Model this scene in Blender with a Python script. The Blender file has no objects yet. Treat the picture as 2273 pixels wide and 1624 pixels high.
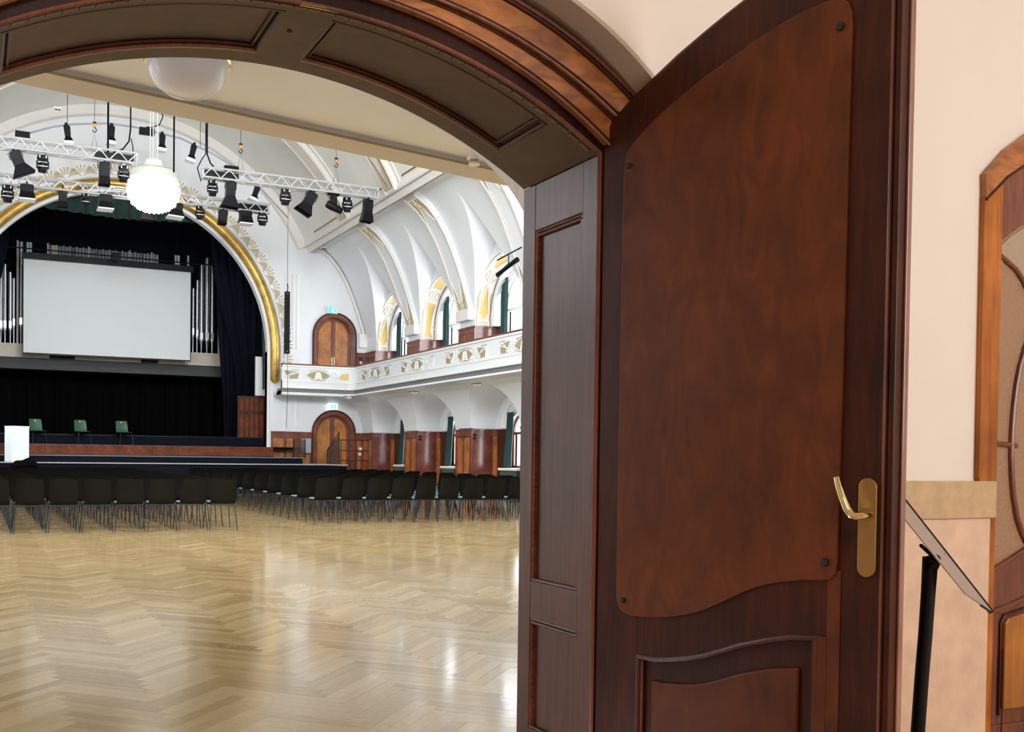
import bpy, bmesh, math, random
from mathutils import Vector, Matrix, geometry
random.seed(7)
S = bpy.context.scene
COL = S.collection
PI = math.pi

# ------------------------------------------------------------------ camera
FW, FH = 2273.0, 1624.0
yaw, pitch, roll, F, PX, PY = 0.403785, -0.020049, 0.0117174, 2210.22, 887.46, 1056.57
cd = bpy.data.cameras.new('camera'); cam = bpy.data.objects.new('camera', cd); COL.objects.link(cam)
cd.sensor_fit = 'HORIZONTAL'; cd.sensor_width = 36.0; cd.lens = F / FW * 36.0
cd.shift_x = (FW / 2 - PX) / FW; cd.shift_y = (PY - FH / 2) / FW
cd.clip_start = 0.05; cd.clip_end = 200
f_ = Vector((math.sin(yaw) * math.cos(pitch), math.cos(yaw) * math.cos(pitch), math.sin(pitch)))
r_ = Vector((math.cos(yaw), -math.sin(yaw), 0)); u_ = r_.cross(f_)
r2 = r_ * math.cos(roll) + u_ * math.sin(roll); u2 = -r_ * math.sin(roll) + u_ * math.cos(roll)
mw = Matrix((r2, u2, -f_)).transposed().to_4x4(); mw.translation = Vector((0, 0, 1.25))
cam.matrix_world = mw
S.camera = cam

# ------------------------------------------------------------------ world, exposure, lights
S.view_settings.view_transform = 'Standard'
try: S.view_settings.look = 'None'
except Exception: pass
S.view_settings.gamma = 1.0
S.view_settings.use_curve_mapping = False
S.view_settings.exposure = 0.12
S.cycles.use_denoising = True
S.cycles.max_bounces = 8; S.cycles.diffuse_bounces = 5; S.cycles.glossy_bounces = 4
S.cycles.sample_clamp_indirect = 8.0
S.cycles.caustics_reflective = False; S.cycles.caustics_refractive = False
W = bpy.data.worlds.new('sky'); S.world = W; W.use_nodes = True
W.node_tree.nodes['Background'].inputs[0].default_value = (0.78, 0.88, 1.0, 1)
W.node_tree.nodes['Background'].inputs[1].default_value = 2.2

def area(name, loc, target, sx, sy, power, col):
    l = bpy.data.lights.new(name, 'AREA'); l.shape = 'RECTANGLE'; l.size = sx; l.size_y = sy
    l.energy = power; l.color = col
    o = bpy.data.objects.new(name, l); COL.objects.link(o); o.location = loc
    o.rotation_euler = (Vector(target) - Vector(loc)).to_track_quat('-Z', 'Y').to_euler()
    return o

NICHES = [32.45, 28.55, 24.65, 20.75, 16.85, 12.95, 9.05]
PIERS = [34.45, 30.5, 26.6, 22.7, 18.8, 14.9, 11.0, 7.1]
DAY = (0.90, 0.955, 1.0)
P_WIN = 500
for i, y in enumerate(NICHES):
    area('daylight_fill', (15.2, y, 5.6), (4.0, y, 4.6), 3.7, 4.4, P_WIN, DAY)
    area('daylight_fill', (-6.0, y, 5.6), (4.0, y, 4.6), 3.7, 4.4, P_WIN * 1.05, DAY)
    area('daylight_fill', (15.2, y, 1.9), (10.0, y, 1.5), 3.6, 2.4, P_WIN * .48, DAY)
    area('daylight_fill', (-6.0, y, 1.9), (0.0, y, 1.5), 3.6, 2.4, P_WIN * .48, DAY)
# added area lights before the solid rear wall, brightening screen and far wall
for x in (.6, 4.6, 8.6): area('daylight_fill', (x, 4.05, 8.0), (x, 30, 6.0), 2.2, 4.0, 1560, DAY)
# daylight and lamp light put into the unseen foyer by two added area lights
area('foyer_fill_right', (5.2, -2.9, 2.6), (3.2, 2.9, 2.0), 1.8, 2.6, 148, (1.0, 0.955, 0.91))
area('foyer_fill_top', (0.6, -0.6, 4.0), (0.8, 0.6, 0.0), 1.2, 1.2, 46, (1.0, 0.92, 0.84))

# ------------------------------------------------------------------ materials
def mat(name):
    m = bpy.data.materials.new(name); m.use_nodes = True
    return m, m.node_tree.nodes, m.node_tree.links, m.node_tree.nodes['Principled BSDF']
def plain(name, col, rough=0.5, metal=0.0, spec=0.5, noise=0.0, nscale=8.0, bump=0.0, bscale=60.0, emit=None, es=0.0, coat=0.0, sheen=0.0):
    m, N, L, B = mat(name)
    B.inputs['Base Color'].default_value = (*col, 1); B.inputs['Roughness'].default_value = rough
    B.inputs['Metallic'].default_value = metal; B.inputs['Specular IOR Level'].default_value = spec
    B.inputs['Coat Weight'].default_value = coat
    if sheen: B.inputs['Sheen Weight'].default_value = sheen
    tc = N.new('ShaderNodeTexCoord')
    if noise:
        nz = N.new('ShaderNodeTexNoise'); nz.inputs['Scale'].default_value = nscale; nz.inputs['Detail'].default_value = 5
        L.new(tc.outputs['Object'], nz.inputs['Vector'])
        rp = N.new('ShaderNodeValToRGB')
        rp.color_ramp.elements[0].position = .3; rp.color_ramp.elements[1].position = .7
        rp.color_ramp.elements[0].color = (*[c * (1 - noise) for c in col], 1)
        rp.color_ramp.elements[1].color = (*[min(1, c * (1 + noise)) for c in col], 1)
        L.new(nz.outputs['Fac'], rp.inputs['Fac']); L.new(rp.outputs['Color'], B.inputs['Base Color'])
    if bump:
        nb = N.new('ShaderNodeTexNoise'); nb.inputs['Scale'].default_value = bscale; nb.inputs['Detail'].default_value = 3
        L.new(tc.outputs['Object'], nb.inputs['Vector'])
        bp = N.new('ShaderNodeBump'); bp.inputs['Strength'].default_value = bump; bp.inputs['Distance'].default_value = 0.01
        L.new(nb.outputs['Fac'], bp.inputs['Height']); L.new(bp.outputs['Normal'], B.inputs['Normal'])
    if emit:
        B.inputs['Emission Color'].default_value = (*emit, 1); B.inputs['Emission Strength'].default_value = es
    return m
def wood(name, c0, c1, rough=0.35, scale=(14, 14, 1.2), dist=1.5, coat=0.15, spec=0.5, cloud=0.35):
    m, N, L, B = mat(name)
    tc = N.new('ShaderNodeTexCoord'); mp = N.new('ShaderNodeMapping'); mp.inputs['Scale'].default_value = scale
    L.new(tc.outputs['Object'], mp.inputs['Vector'])
    nz = N.new('ShaderNodeTexNoise'); nz.inputs['Scale'].default_value = 2.2; nz.inputs['Detail'].default_value = 7
    nz.inputs['Distortion'].default_value = dist; L.new(mp.outputs['Vector'], nz.inputs['Vector'])
    rp = N.new('ShaderNodeValToRGB'); rp.color_ramp.elements[0].position = .28; rp.color_ramp.elements[1].position = .75
    rp.color_ramp.elements[0].color = (*c0, 1); rp.color_ramp.elements[1].color = (*c1, 1)
    L.new(nz.outputs['Fac'], rp.inputs['Fac'])
    n2 = N.new('ShaderNodeTexNoise'); n2.inputs['Scale'].default_value = 3.0; n2.inputs['Detail'].default_value = 3
    L.new(tc.outputs['Object'], n2.inputs['Vector'])
    mr = N.new('ShaderNodeMapRange'); mr.inputs['From Min'].default_value = .3; mr.inputs['From Max'].default_value = .7
    mr.inputs['To Min'].default_value = 1 - cloud; mr.inputs['To Max'].default_value = 1 + cloud
    L.new(n2.outputs['Fac'], mr.inputs['Value'])
    mx = N.new('ShaderNodeMix'); mx.data_type = 'RGBA'; mx.blend_type = 'MULTIPLY'; mx.inputs['Factor'].default_value = 1
    L.new(rp.outputs['Color'], mx.inputs['A']); L.new(mr.outputs['Result'], mx.inputs['B'])
    L.new(mx.outputs['Result'], B.inputs['Base Color'])
    B.inputs['Roughness'].default_value = rough; B.inputs['Coat Weight'].default_value = coat
    B.inputs['Coat Roughness'].default_value = .2; B.inputs['Specular IOR Level'].default_value = spec
    bp = N.new('ShaderNodeBump'); bp.inputs['Strength'].default_value = .05; bp.inputs['Distance'].default_value = .004
    L.new(nz.outputs['Fac'], bp.inputs['Height']); L.new(bp.outputs['Normal'], B.inputs['Normal'])
    return m
M = {}
M['orange'] = wood('honey mahogany', (.22, .060, .012), (.52, .205, .055), .34, (2.2, 2.2, 7), 1.6)
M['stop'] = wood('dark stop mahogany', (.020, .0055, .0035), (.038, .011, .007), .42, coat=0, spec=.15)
M['orange_v'] = wood('honey mahogany upright', (.30, .085, .013), (.56, .20, .040), .42, (10, 10, .8), coat=0, spec=.3)
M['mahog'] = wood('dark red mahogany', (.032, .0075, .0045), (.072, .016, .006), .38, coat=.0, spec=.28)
M['mahog_l'] = wood('red mahogany', (.13, .035, .020), (.22, .07, .038), .32)
M['mahog_bead'] = wood('highlighted mahogany bead', (.20, .09, .07), (.32, .16, .13), .22, coat=.5)  # pinkish highlight put into the colour of beads and lit lip
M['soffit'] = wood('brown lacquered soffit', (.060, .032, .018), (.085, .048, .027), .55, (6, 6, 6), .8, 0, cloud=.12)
M['sealm'] = wood('brown sealing strip', (.11, .065, .045), (.17, .105, .075), .6, (6, 6, 6), .8, 0)
M['jamb'] = wood('jamb mahogany', (.060, .021, .015), (.115, .042, .031), .35, (16, 16, 1.0), 1.2, .06, spec=.34, cloud=.2)
M['board'] = wood('smooth brown cover board', (.085, .018, .0026), (.158, .040, .0058), .48, (4, 4, 1.6), 1.6, .0, spec=.32, cloud=.25)
M['lining'] = wood('stage red wood', (.085, .018, .006), (.21, .055, .017), .6, (5, 5, 9), 2.0, 0, .2)
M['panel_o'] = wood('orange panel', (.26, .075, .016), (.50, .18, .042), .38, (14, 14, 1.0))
M['door_o'] = wood('orange door panel', (.34, .118, .022), (.47, .185, .040), .35, (10, 10, 1.2))
M['white'] = plain('white plaster', (.77, .785, .80), .8, noise=.02, nscale=1.2)
M['white2'] = plain('white relief plaster', (.86, .85, .81), .7)
M['rib'] = plain('cream pink rib paint', (.75, .715, .68), .75)
M['ribline'] = plain('beige moulding paint', (.64, .57, .50), .7)
M['ceil'] = plain('cream ceiling paint', (.74, .73, .68), .8, noise=.03, nscale=.9)
M['soffitp'] = plain('pale gallery soffit paint', (.80, .84, .93), .85)
M['podline'] = plain('pale podium edge', (.36, .34, .31), .6)
M['beamtrim'] = plain('beige edge band paint', (.58, .54, .53), .75)
M['reveal'] = plain('white reveal plaster', (.76, .76, .82), .8)
M['cream'] = plain('cream wall paint', (.85, .795, .745), .85, noise=.015, nscale=2, bump=.03, bscale=120)
M['taupe'] = plain('shaded arch reveal', (.52, .43, .35), .85)  # shade of the arch reveal put into a taupe tone
M['stone_y'] = plain('yellow limestone', (.58, .42, .25), .55, noise=.13, nscale=14, bump=.05, bscale=30)
M['stone_p'] = plain('pink limestone', (.74, .54, .41), .6, noise=.10, nscale=10, bump=.08, bscale=24)
M['gold'] = plain('gilded moulding', (.56, .34, .085), .40, .75, noise=.38, nscale=3.0)
M['goldleaf'] = plain('gold ornament leaf', (.80, .60, .22), .45, .3)
M['ochre'] = plain('ochre wall paint', (.66, .46, .17), .75, noise=.06, nscale=3)
M['tan'] = plain('tan relief paint', (.52, .44, .31), .7)
M['tan_d'] = plain('khaki panel paint', (.38, .31, .19), .7)
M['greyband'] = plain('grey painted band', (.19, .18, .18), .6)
M['black'] = plain('black satin metal', (.004, .004, .006), .42, spec=.2)
M['blackp'] = plain('black plastic shell', (.0022, .0020, .0014), .45, spec=.11)
M['leg'] = plain('dark steel tube', (.012, .014, .022), .30, .5)
M['navy'] = plain('navy stage cloth', (.0065, .0075, .014), .95, spec=.1)
M['void'] = plain('black stage cloth', (.003, .003, .0035), .95, spec=.05)
M['greenc'] = plain('dark green velvet', (.008, .035, .028), .8, sheen=.3)
M['teal_c'] = plain('teal curtain cloth', (.003, .036, .031), .75, sheen=.2)
M['teal'] = plain('teal seat fabric', (.16, .33, .32), .8, noise=.1, nscale=90)
M['green'] = plain('green moulded shell', (.022, .085, .050), .4)
M['screen'] = plain('projection screen fabric', (.80, .83, .83), .9)
M['alu'] = plain('aluminium tube', (.66, .67, .71), .30, .6)
M['pipe'] = plain('organ pipe tin', (.72, .74, .78), .25, .85)
M['maple'] = plain('pale maple', (.60, .54, .42), .5, noise=.05, nscale=5)
M['greybeam'] = plain('grey stage beam', (.055, .055, .055), .7)
M['brass'] = plain('brushed brass', (.60, .42, .15), .28, .95)
M['brass_d'] = plain('aged brass plate', (.42, .25, .09), .40, .85)
M['chromeb'] = plain('polished brass', (.84, .70, .38), .12, 1.0)
M['opal'] = plain('opal glass', (.76, .79, .93), .25, spec=.6)
M['lectern'] = plain('white lectern laminate', (.86, .90, .95), .5)
M['steelgrey'] = plain('grey cabinet sheet', (.33, .35, .38), .5)
M['whitep'] = plain('white plastic', (.85, .85, .84), .4)
M['lamp_face'] = plain('lit lamp flap', (.85, .87, .90), .5)
M['hole'] = plain('bolt hole black', (.004, .004, .004), .9)
M['bolt'] = plain('black bolt cap', (.014, .016, .016), .5)
M['greenlit'] = plain('lit green sign', (.05, .5, .42), .5, emit=(.05, .62, .52), es=.8)
M['whitelit'] = plain('lit white sign', (.8, .95, .95), .5, emit=(.75, 1, .98), es=1.0)
M['crystal'] = plain('lit crystal', (.95, .95, .9), .3, emit=(1.0, 1.0, .96), es=5.0)
M['crystal_m'] = plain('lit upper crystal', (.9, .92, .82), .3, emit=(.95, 1.0, .88), es=.75)
M['crystal_t'] = plain('faceted glass band', (.66, .68, .60), .2, spec=.8, emit=(.9, .93, .8), es=.12)
M['deskgrey'] = plain('taupe desk underside', (.40, .33, .29), .5)
M['patglass'] = plain('patterned brown glass', (.36, .22, .135), .22, spec=.6, bump=.6, bscale=55)
M['patglass2'] = plain('rippled pale glass', (.42, .33, .25), .2, spec=.6, bump=.9, bscale=22)
M['red'] = plain('red sign paint', (.6, .03, .03), .5)
M['orangep'] = plain('orange hook', (.8, .25, .03), .5)
M['blue'] = plain('blue indicator', (.1, .35, .9), .4)
M['lit_mahog'] = wood('window lit mahogany', (.11, .030, .020), (.20, .062, .042), .20, coat=.6)  # window glare on the pier sides put into a pinker mahogany

# parquet: colour per board from the 'tone' attribute
def parquet():
    m, N, L, B = mat('oak herringbone board')
    at = N.new('ShaderNodeAttribute'); at.attribute_name = 'tone'
    rp = N.new('ShaderNodeValToRGB')
    e = rp.color_ramp.elements; e[0].position = 0; e[0].color = (.36, .230, .092, 1); e[1].position = 1; e[1].color = (.66, .50, .265, 1)
    k = e.new(.5); k.color = (.53, .375, .172, 1)
    L.new(at.outputs['Fac'], rp.inputs['Fac'])
    tc = N.new('ShaderNodeTexCoord'); nz = N.new('ShaderNodeTexNoise'); nz.inputs['Scale'].default_value = 30; nz.inputs['Detail'].default_value = 5
    L.new(tc.outputs['Object'], nz.inputs['Vector'])
    mr = N.new('ShaderNodeMapRange'); mr.inputs['To Min'].default_value = .86; mr.inputs['To Max'].default_value = 1.14
    L.new(nz.outputs['Fac'], mr.inputs['Value'])
    mx = N.new('ShaderNodeMix'); mx.data_type = 'RGBA'; mx.blend_type = 'MULTIPLY'; mx.inputs['Factor'].default_value = 1
    L.new(rp.outputs['Color'], mx.inputs['A']); L.new(mr.outputs['Result'], mx.inputs['B']); L.new(mx.outputs['Result'], B.inputs['Base Color'])
    B.inputs['Roughness'].default_value = .16; B.inputs['Specular IOR Level'].default_value = .6
    B.inputs['Coat Weight'].default_value = .35; B.inputs['Coat Roughness'].default_value = .10
    n3 = N.new('ShaderNodeTexNoise'); n3.inputs['Scale'].default_value = 9; L.new(tc.outputs['Object'], n3.inputs['Vector'])
    bp = N.new('ShaderNodeBump'); bp.inputs['Strength'].default_value = .06; bp.inputs['Distance'].default_value = .01
    L.new(n3.outputs['Fac'], bp.inputs['Height']); L.new(bp.outputs['Normal'], B.inputs['Normal']); L.new(bp.outputs['Normal'], B.inputs['Coat Normal'])
    return m
M['oak'] = parquet()

def glassm():
    m, N, L, B = mat('clear pane'); out = N['Material Output']
    tr = N.new('ShaderNodeBsdfTransparent'); gl = N.new('ShaderNodeBsdfGlossy'); gl.inputs['Roughness'].default_value = .02
    ms = N.new('ShaderNodeMixShader'); ms.inputs[0].default_value = .08
    L.new(tr.outputs[0], ms.inputs[1]); L.new(gl.outputs[0], ms.inputs[2]); L.new(ms.outputs[0], out.inputs['Surface'])
    return m
M['glass'] = glassm()

# ------------------------------------------------------------------ mesh helpers
class MB:
    def __init__(s, xf=None): s.v = []; s.f = []; s.xf = xf; s.tone = []
    def add(s, vs, fs):
        b = len(s.v)
        if s.xf: vs = [s.xf @ Vector(v) for v in vs]
        s.v += [tuple(v) for v in vs]; s.f += [tuple(b + i for i in f) for f in fs]
        return s
    def box(s, x0, x1, y0, y1, z0, z1):
        return s.add([(x0, y0, z0), (x1, y0, z0), (x1, y1, z0), (x0, y1, z0), (x0, y0, z1), (x1, y0, z1), (x1, y1, z1), (x0, y1, z1)],
                     [(0, 3, 2, 1), (4, 5, 6, 7), (0, 1, 5, 4), (1, 2, 6, 5), (2, 3, 7, 6), (3, 0, 4, 7)])
    def prism(s, poly, a, b, axis='y'):
        n = len(poly)
        def P(p, d): return (p[0], d, p[1]) if axis == 'y' else ((d, p[0], p[1]) if axis == 'x' else (p[0], p[1], d))
        vs = [P(p, a) for p in poly] + [P(p, b) for p in poly]
        fs = [tuple(range(n)), tuple(range(2 * n - 1, n - 1, -1))] + [(i, (i + 1) % n, n + (i + 1) % n, n + i) for i in range(n)]
        return s.add(vs, fs)
    def band(s, A, B, d0, d1, axis='y'):
        # closed strip between polylines A and B (same count), extruded d0..d1
        n = len(A)
        def P(p, d): return (p[0], d, p[1]) if axis == 'y' else ((d, p[0], p[1]) if axis == 'x' else (p[0], p[1], d))
        vs = [P(p, d0) for p in A] + [P(p, d0) for p in B] + [P(p, d1) for p in A] + [P(p, d1) for p in B]
        fs = []
        for i in range(n - 1):
            a, b, c, d = i, n + i, 2 * n + i, 3 * n + i
            fs += [(a, a + 1, b + 1, b), (c, d, d + 1, c + 1), (a, c, c + 1, a + 1), (b, b + 1, d + 1, d)]
        fs += [(0, n, 3 * n, 2 * n), (n - 1, 3 * n - 1, 4 * n - 1, 2 * n - 1)]
        return s.add(vs, fs)
    def strip(s, rows):
        n = len(rows[0]); vs = [p for r in rows for p in r]
        return s.add(vs, [(j * n + i, j * n + i + 1, (j + 1) * n + i + 1, (j + 1) * n + i) for j in range(len(rows) - 1) for i in range(n - 1)])
    def tube(s, pts, r, n=6, closed=False, cap=True):
        pts = [Vector(p) for p in pts]; m = len(pts); rr = r if isinstance(r, (list, tuple)) else [r] * m
        vs = []; up = None
        for i, p in enumerate(pts):
            t = (pts[(i + 1) % m] - pts[i - 1]) if closed else (pts[min(i + 1, m - 1)] - pts[max(i - 1, 0)])
            t.normalize()
            if up is None:
                up = Vector((0, 0, 1)) if abs(t.z) < .9 else Vector((1, 0, 0))
            a = t.cross(up)
            if a.length < 1e-5: a = t.cross(Vector((1, .3, 0)))
            a.normalize(); b = a.cross(t).normalized(); up = b
            vs += [p + (a * math.cos(2 * PI * k / n) + b * math.sin(2 * PI * k / n)) * rr[i] for k in range(n)]
        fs = []
        for i in range(m if closed else m - 1):
            j = (i + 1) % m
            fs += [(i * n + k, i * n + (k + 1) % n, j * n + (k + 1) % n, j * n + k) for k in range(n)]
        if not closed and cap: fs += [tuple(range(n - 1, -1, -1)), tuple((m - 1) * n + k for k in range(n))]
        return s.add(vs, fs)
    def lathe(s, prof, c=(0, 0, 0), n=24, cap=True):
        vs = [(c[0] + r * math.cos(2 * PI * k / n), c[1] + r * math.sin(2 * PI * k / n), c[2] + z) for r, z in prof for k in range(n)]
        m = len(prof)
        fs = [(i * n + k, i * n + (k + 1) % n, (i + 1) * n + (k + 1) % n, (i + 1) * n + k) for i in range(m - 1) for k in range(n)]
        if cap: fs += [tuple(range(n - 1, -1, -1)), tuple((m - 1) * n + k for k in range(n))]
        return s.add(vs, fs)
    def build(s, name, m, parent=None, smooth=False, kind=None, label=None, bevel=0, fix=True):
        me = bpy.data.meshes.new(name); me.from_pydata(s.v, [], s.f)
        if fix:
            bm = bmesh.new(); bm.from_mesh(me); bmesh.ops.recalc_face_normals(bm, faces=bm.faces); bm.to_mesh(me); bm.free()
        if smooth:
            me.polygons.foreach_set('use_smooth', [True] * len(me.polygons)); me.set_sharp_from_angle(angle=math.radians(38))
        me.materials.append(M[m] if isinstance(m, str) else m)
        o = bpy.data.objects.new(name, me); COL.objects.link(o)
        if parent: o.parent = parent
        if kind: o['kind'] = kind
        if label: o['label'] = label
        if bevel:
            bv = o.modifiers.new('bevel', 'BEVEL'); bv.width = bevel; bv.segments = 2; bv.limit_method = 'ANGLE'; bv.angle_limit = math.radians(50)
        return o
def tag(o, label=None, cat=None, group=None, kind=None):
    if label: o['label'] = label
    if cat: o['category'] = cat
    if group: o['group'] = group
    if kind: o['kind'] = kind
    return o
def empty(name, loc=(0, 0, 0), rz=0, label=None, cat=None, group=None, kind=None):
    o = bpy.data.objects.new(name, None); COL.objects.link(o); o.location = loc; o.rotation_euler = (0, 0, rz); o.empty_display_size = .2
    return tag(o, label, cat, group, kind)
def copy_tree(o, parent=None):
    c = o.copy(); COL.objects.link(c); c.parent = parent
    for ch in list(o.children): copy_tree(ch, c)
    return c
def interp(pts, x):
    for (a, za), (b, zb) in zip(pts, pts[1:]):
        if (a - x) * (b - x) <= 0 and a != b: return za + (zb - za) * (x - a) / (b - a)
    return pts[0][1] if abs(x - pts[0][0]) < abs(x - pts[-1][0]) else pts[-1][1]
def arc(cx, cz, r, a0, a1, n):
    return [(cx + r * math.cos(a0 + (a1 - a0) * i / n), cz + r * math.sin(a0 + (a1 - a0) * i / n)) for i in range(n + 1)]
ORD = ['first', 'second', 'third', 'fourth', 'fifth', 'sixth', 'seventh', 'eighth', 'ninth', 'tenth', 'eleventh', 'twelfth', 'thirteenth', 'fourteenth', 'fifteenth', 'sixteenth']

# =================================================================== STRUCTURE
CX = 4.6                                    # axis of the hall
# ------------------------------------------------ doorway curves (x, z), symmetric about x = .99
DX = 0.99
def sym_curve(cx, cz, r, xend, n=24, zbot=0.0):
    half = []
    for i in range(n + 1):
        x = DX + (xend - DX) * i / n
        half.append((x, cz + math.sqrt(max(r * r - (x - cx) ** 2, 0))))
    full = [(2 * DX - x, z) for x, z in reversed(half)] + half[1:]
    return [(full[0][0], zbot)] + full + [(full[-1][0], zbot)]
C_in = sym_curve(.99, .678, 2.020, 2.10)
C_reb = sym_curve(1.019, .920, 1.829, 2.15)
C_o1 = sym_curve(1.133, 1.0035, 1.784, 2.22)
C_o2 = sym_curve(1.218, 1.2407, 1.6455, 2.33)
C_wall = sym_curve(1.362, 1.627, 1.273, 2.345)
C_lin = sym_curve(.99, .678, 2.060, 2.14)
C_hall = sym_curve(.99, .70, 2.035, 2.13)
_h = [(.99, 2.98), (1.15, 2.95), (1.35, 2.885), (1.548, 2.800), (1.694, 2.735), (1.812, 2.69), (1.932, 2.645), (2.02, 2.60), (2.10, 2.55), (2.19, 2.478), (2.259, 2.40), (2.30, 2.34)]
_h = [(x, z) for x, z in _h]
def _hz(x):
    for (a, za), (b, zb) in zip(_h, _h[1:]):
        if a <= x <= b: return za + (zb - za) * (x - a) / (b - a)
    return _h[-1][1]
C_hall2 = [(DX + (x - DX) * 1.0, z) for x, z in sym_curve(.99, .86, 2.03, 2.30)]
C_hall2 = [(x, _hz(DX + abs(x - DX)) if 0 < i < len(C_hall2) - 1 else 0.0) for i, (x, z) in enumerate(C_hall2)]
def columns(curve, z1):      # polyline at the top of the wall above a curve
    return [(p[0], z1) for p in curve]

wf = MB()
wf.band(C_wall, columns(C_wall, 4.3), 2.90, 3.20)
wf.box(-3.2, C_wall[0][0], 2.90, 3.20, 0, 4.3); wf.box(C_wall[-1][0], 7.6, 2.90, 3.20, 0, 4.3)
wall_foyer = wf.build('wall_front', 'cream', kind='structure')
tp = MB(); tp.band([(p[0] - (.007 if p[0] > DX else -.007), p[1] - .007 * (p[1] > .1)) for p in C_wall], [(p[0] + (.005 if p[0] > DX else -.005), p[1] + .004 * (p[1] > .1)) for p in C_wall], 2.8985, 3.06)
tp.build('trim_1', 'taupe', kind='structure')
wh = MB()
C_mid = sym_curve(.99, .70, 2.06, 2.16)
wh.band(C_mid, columns(C_mid, 4.3), 3.20, 3.64)
wh.box(-3.2, C_mid[0][0], 3.20, 3.64, 0, 4.3); wh.box(C_mid[-1][0], 7.6, 3.20, 3.64, 0, 4.3)
# hall side: splayed plaster reveal
n = len(C_hall)
rows = [[(p[0], 3.635, p[1]) for p in C_hall], [(p[0], 3.95, p[1]) for p in C_hall2], [(p[0], 3.95, 3.62) for p in C_hall2]]
wh.strip(rows)
wh.box(-4.8, C_hall2[0][0], 3.64, 3.95, 0, 3.62); wh.box(C_hall2[-1][0], 14.0, 3.64, 3.95, 0, 3.62)
wh.box(-4.8, 14.0, 3.3, 3.95, 3.62, 13.2)
wall_rear = wh.build('wall_rear', 'reveal', kind='structure', fix=False)

# ------------------------------------------------ foyer room around the camera
MB().box(-3.2, 7.6, -4.0, 2.9, -.06, 0).build('floor_foyer', 'stone_y', kind='structure')
MB().box(-3.2, 7.6, -4.0, 3.2, 4.3, 4.4).build('ceiling_foyer', 'cream', kind='structure')
MB().box(-3.3, -3.2, -4.0, 3.2, 0, 4.3).build('wall_left', 'cream', kind='structure')
wr = MB(); wr.box(-3.2, 7.6, -4.1, -4.0, 0, 4.3); wr.build('wall_back', 'cream', kind='structure')
MB().box(7.6, 7.7, -4.0, 3.2, 0, 4.3).build('wall_right_foyer', 'cream', kind='structure')

# stone dado of the foyer wall
st = empty('trim_2', (0, 0, 0), kind='structure')
MB().box(2.36, 3.955, 2.862, 2.905, 1.020, 1.175).build('stone_slab', 'stone_y', st, bevel=.004)
MB().box(2.36, 3.932, 2.872, 2.905, 0.0, 1.019).build('stone_slab', 'stone_p', st, bevel=.003)
MB().box(-3.2, -.37, 2.862, 2.905, 1.020, 1.175).build('stone_slab', 'stone_y', st, bevel=.004)
MB().box(-3.2, -.37, 2.872, 2.905, 0.0, 1.019).build('stone_slab', 'stone_p', st, bevel=.003)

# ------------------------------------------------ door lining of the main doorway
dl = empty('trim_3', (DX, 3.3, 0), kind='structure')
def P(mb, name, m, parent=dl, **k):
    o = mb.build(name, m, None, **k); o.parent = parent; o.matrix_parent_inverse = Matrix.Translation(-Vector(parent.location)); return o
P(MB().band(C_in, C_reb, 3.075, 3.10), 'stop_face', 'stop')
P(MB().band(C_reb, C_o1, 3.045, 3.20), 'inner_band', 'orange')
P(MB().band(C_o1, C_o2, 3.025, 3.20), 'outer_band', 'orange')
def offs(c, d): return [(p[0] + (d if p[0] > DX else -d) * min(1, abs(p[0] - DX) / 1.0) if i not in (0, len(c) - 1) else p[0] + (d if p[0] > DX else -d), p[1] + (d * .75 if i not in (0, len(c) - 1) else 0)) for i, p in enumerate(c)]
for c, y, rr, mt in ((C_in, 3.085, .010, 'mahog_l'), (C_reb, 3.044, .0042, 'mahog_bead'), (offs(C_reb, .009), 3.045, .0035, 'mahog'),
                 (C_o1, 3.022, .0042, 'mahog_bead'), (offs(C_o1, .010), 3.025, .004, 'mahog'), (offs(C_o1, -.009), 3.040, .004, 'mahog'), (offs(C_o2, -.010), 3.022, .008, 'mahog'), (offs(C_o2, .002), 3.016, .007, 'mahog_l')):
    P(MB().tube([(p[0], y, p[1]) for p in c], rr, 8), 'moulding', mt, smooth=True)
# soffit: arched part only (drop the jamb ends)
A = C_in[1:-1]; Bq = C_lin[1:-1]
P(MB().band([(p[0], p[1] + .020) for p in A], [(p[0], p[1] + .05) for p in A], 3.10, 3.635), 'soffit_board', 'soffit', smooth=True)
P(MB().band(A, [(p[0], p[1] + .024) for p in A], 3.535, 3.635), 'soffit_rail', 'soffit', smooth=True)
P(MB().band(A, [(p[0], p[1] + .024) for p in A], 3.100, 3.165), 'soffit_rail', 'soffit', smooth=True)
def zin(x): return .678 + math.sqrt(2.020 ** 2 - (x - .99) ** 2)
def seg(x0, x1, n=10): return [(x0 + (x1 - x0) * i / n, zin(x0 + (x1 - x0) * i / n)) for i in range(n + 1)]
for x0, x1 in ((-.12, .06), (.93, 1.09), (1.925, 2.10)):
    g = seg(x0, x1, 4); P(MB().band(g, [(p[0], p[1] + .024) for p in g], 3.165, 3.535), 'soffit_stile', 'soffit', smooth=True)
for x0, x1 in ((.07, .925), (1.095, 1.92)):      # carved moulding round the two sunk panels
    g = seg(x0, x1, 16)
    for yy, dz, rr, mm in ((3.525, .004, .010, 'mahog_l'), (3.508, .014, .007, 'mahog'), (3.175, .006, .008, 'mahog')):
        P(MB().tube([(p[0], yy, p[1] + dz) for p in g], rr, 6), 'panel_moulding', mm, smooth=True)
    for xx, zz in ((x0, zin(x0)), (x1, zin(x1))):
        P(MB().tube([(xx, 3.17, zz + .006), (xx, 3.53, zz + .006)], .009, 6), 'panel_moulding', 'mahog', smooth=True)
        s_ = .022 if xx == x0 else -.022
        P(MB().tube([(xx + s_, 3.19, zin(xx + s_) + .014), (xx + s_, 3.51, zin(xx + s_) + .014)], .006, 6), 'panel_moulding', 'mahog', smooth=True)
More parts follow.
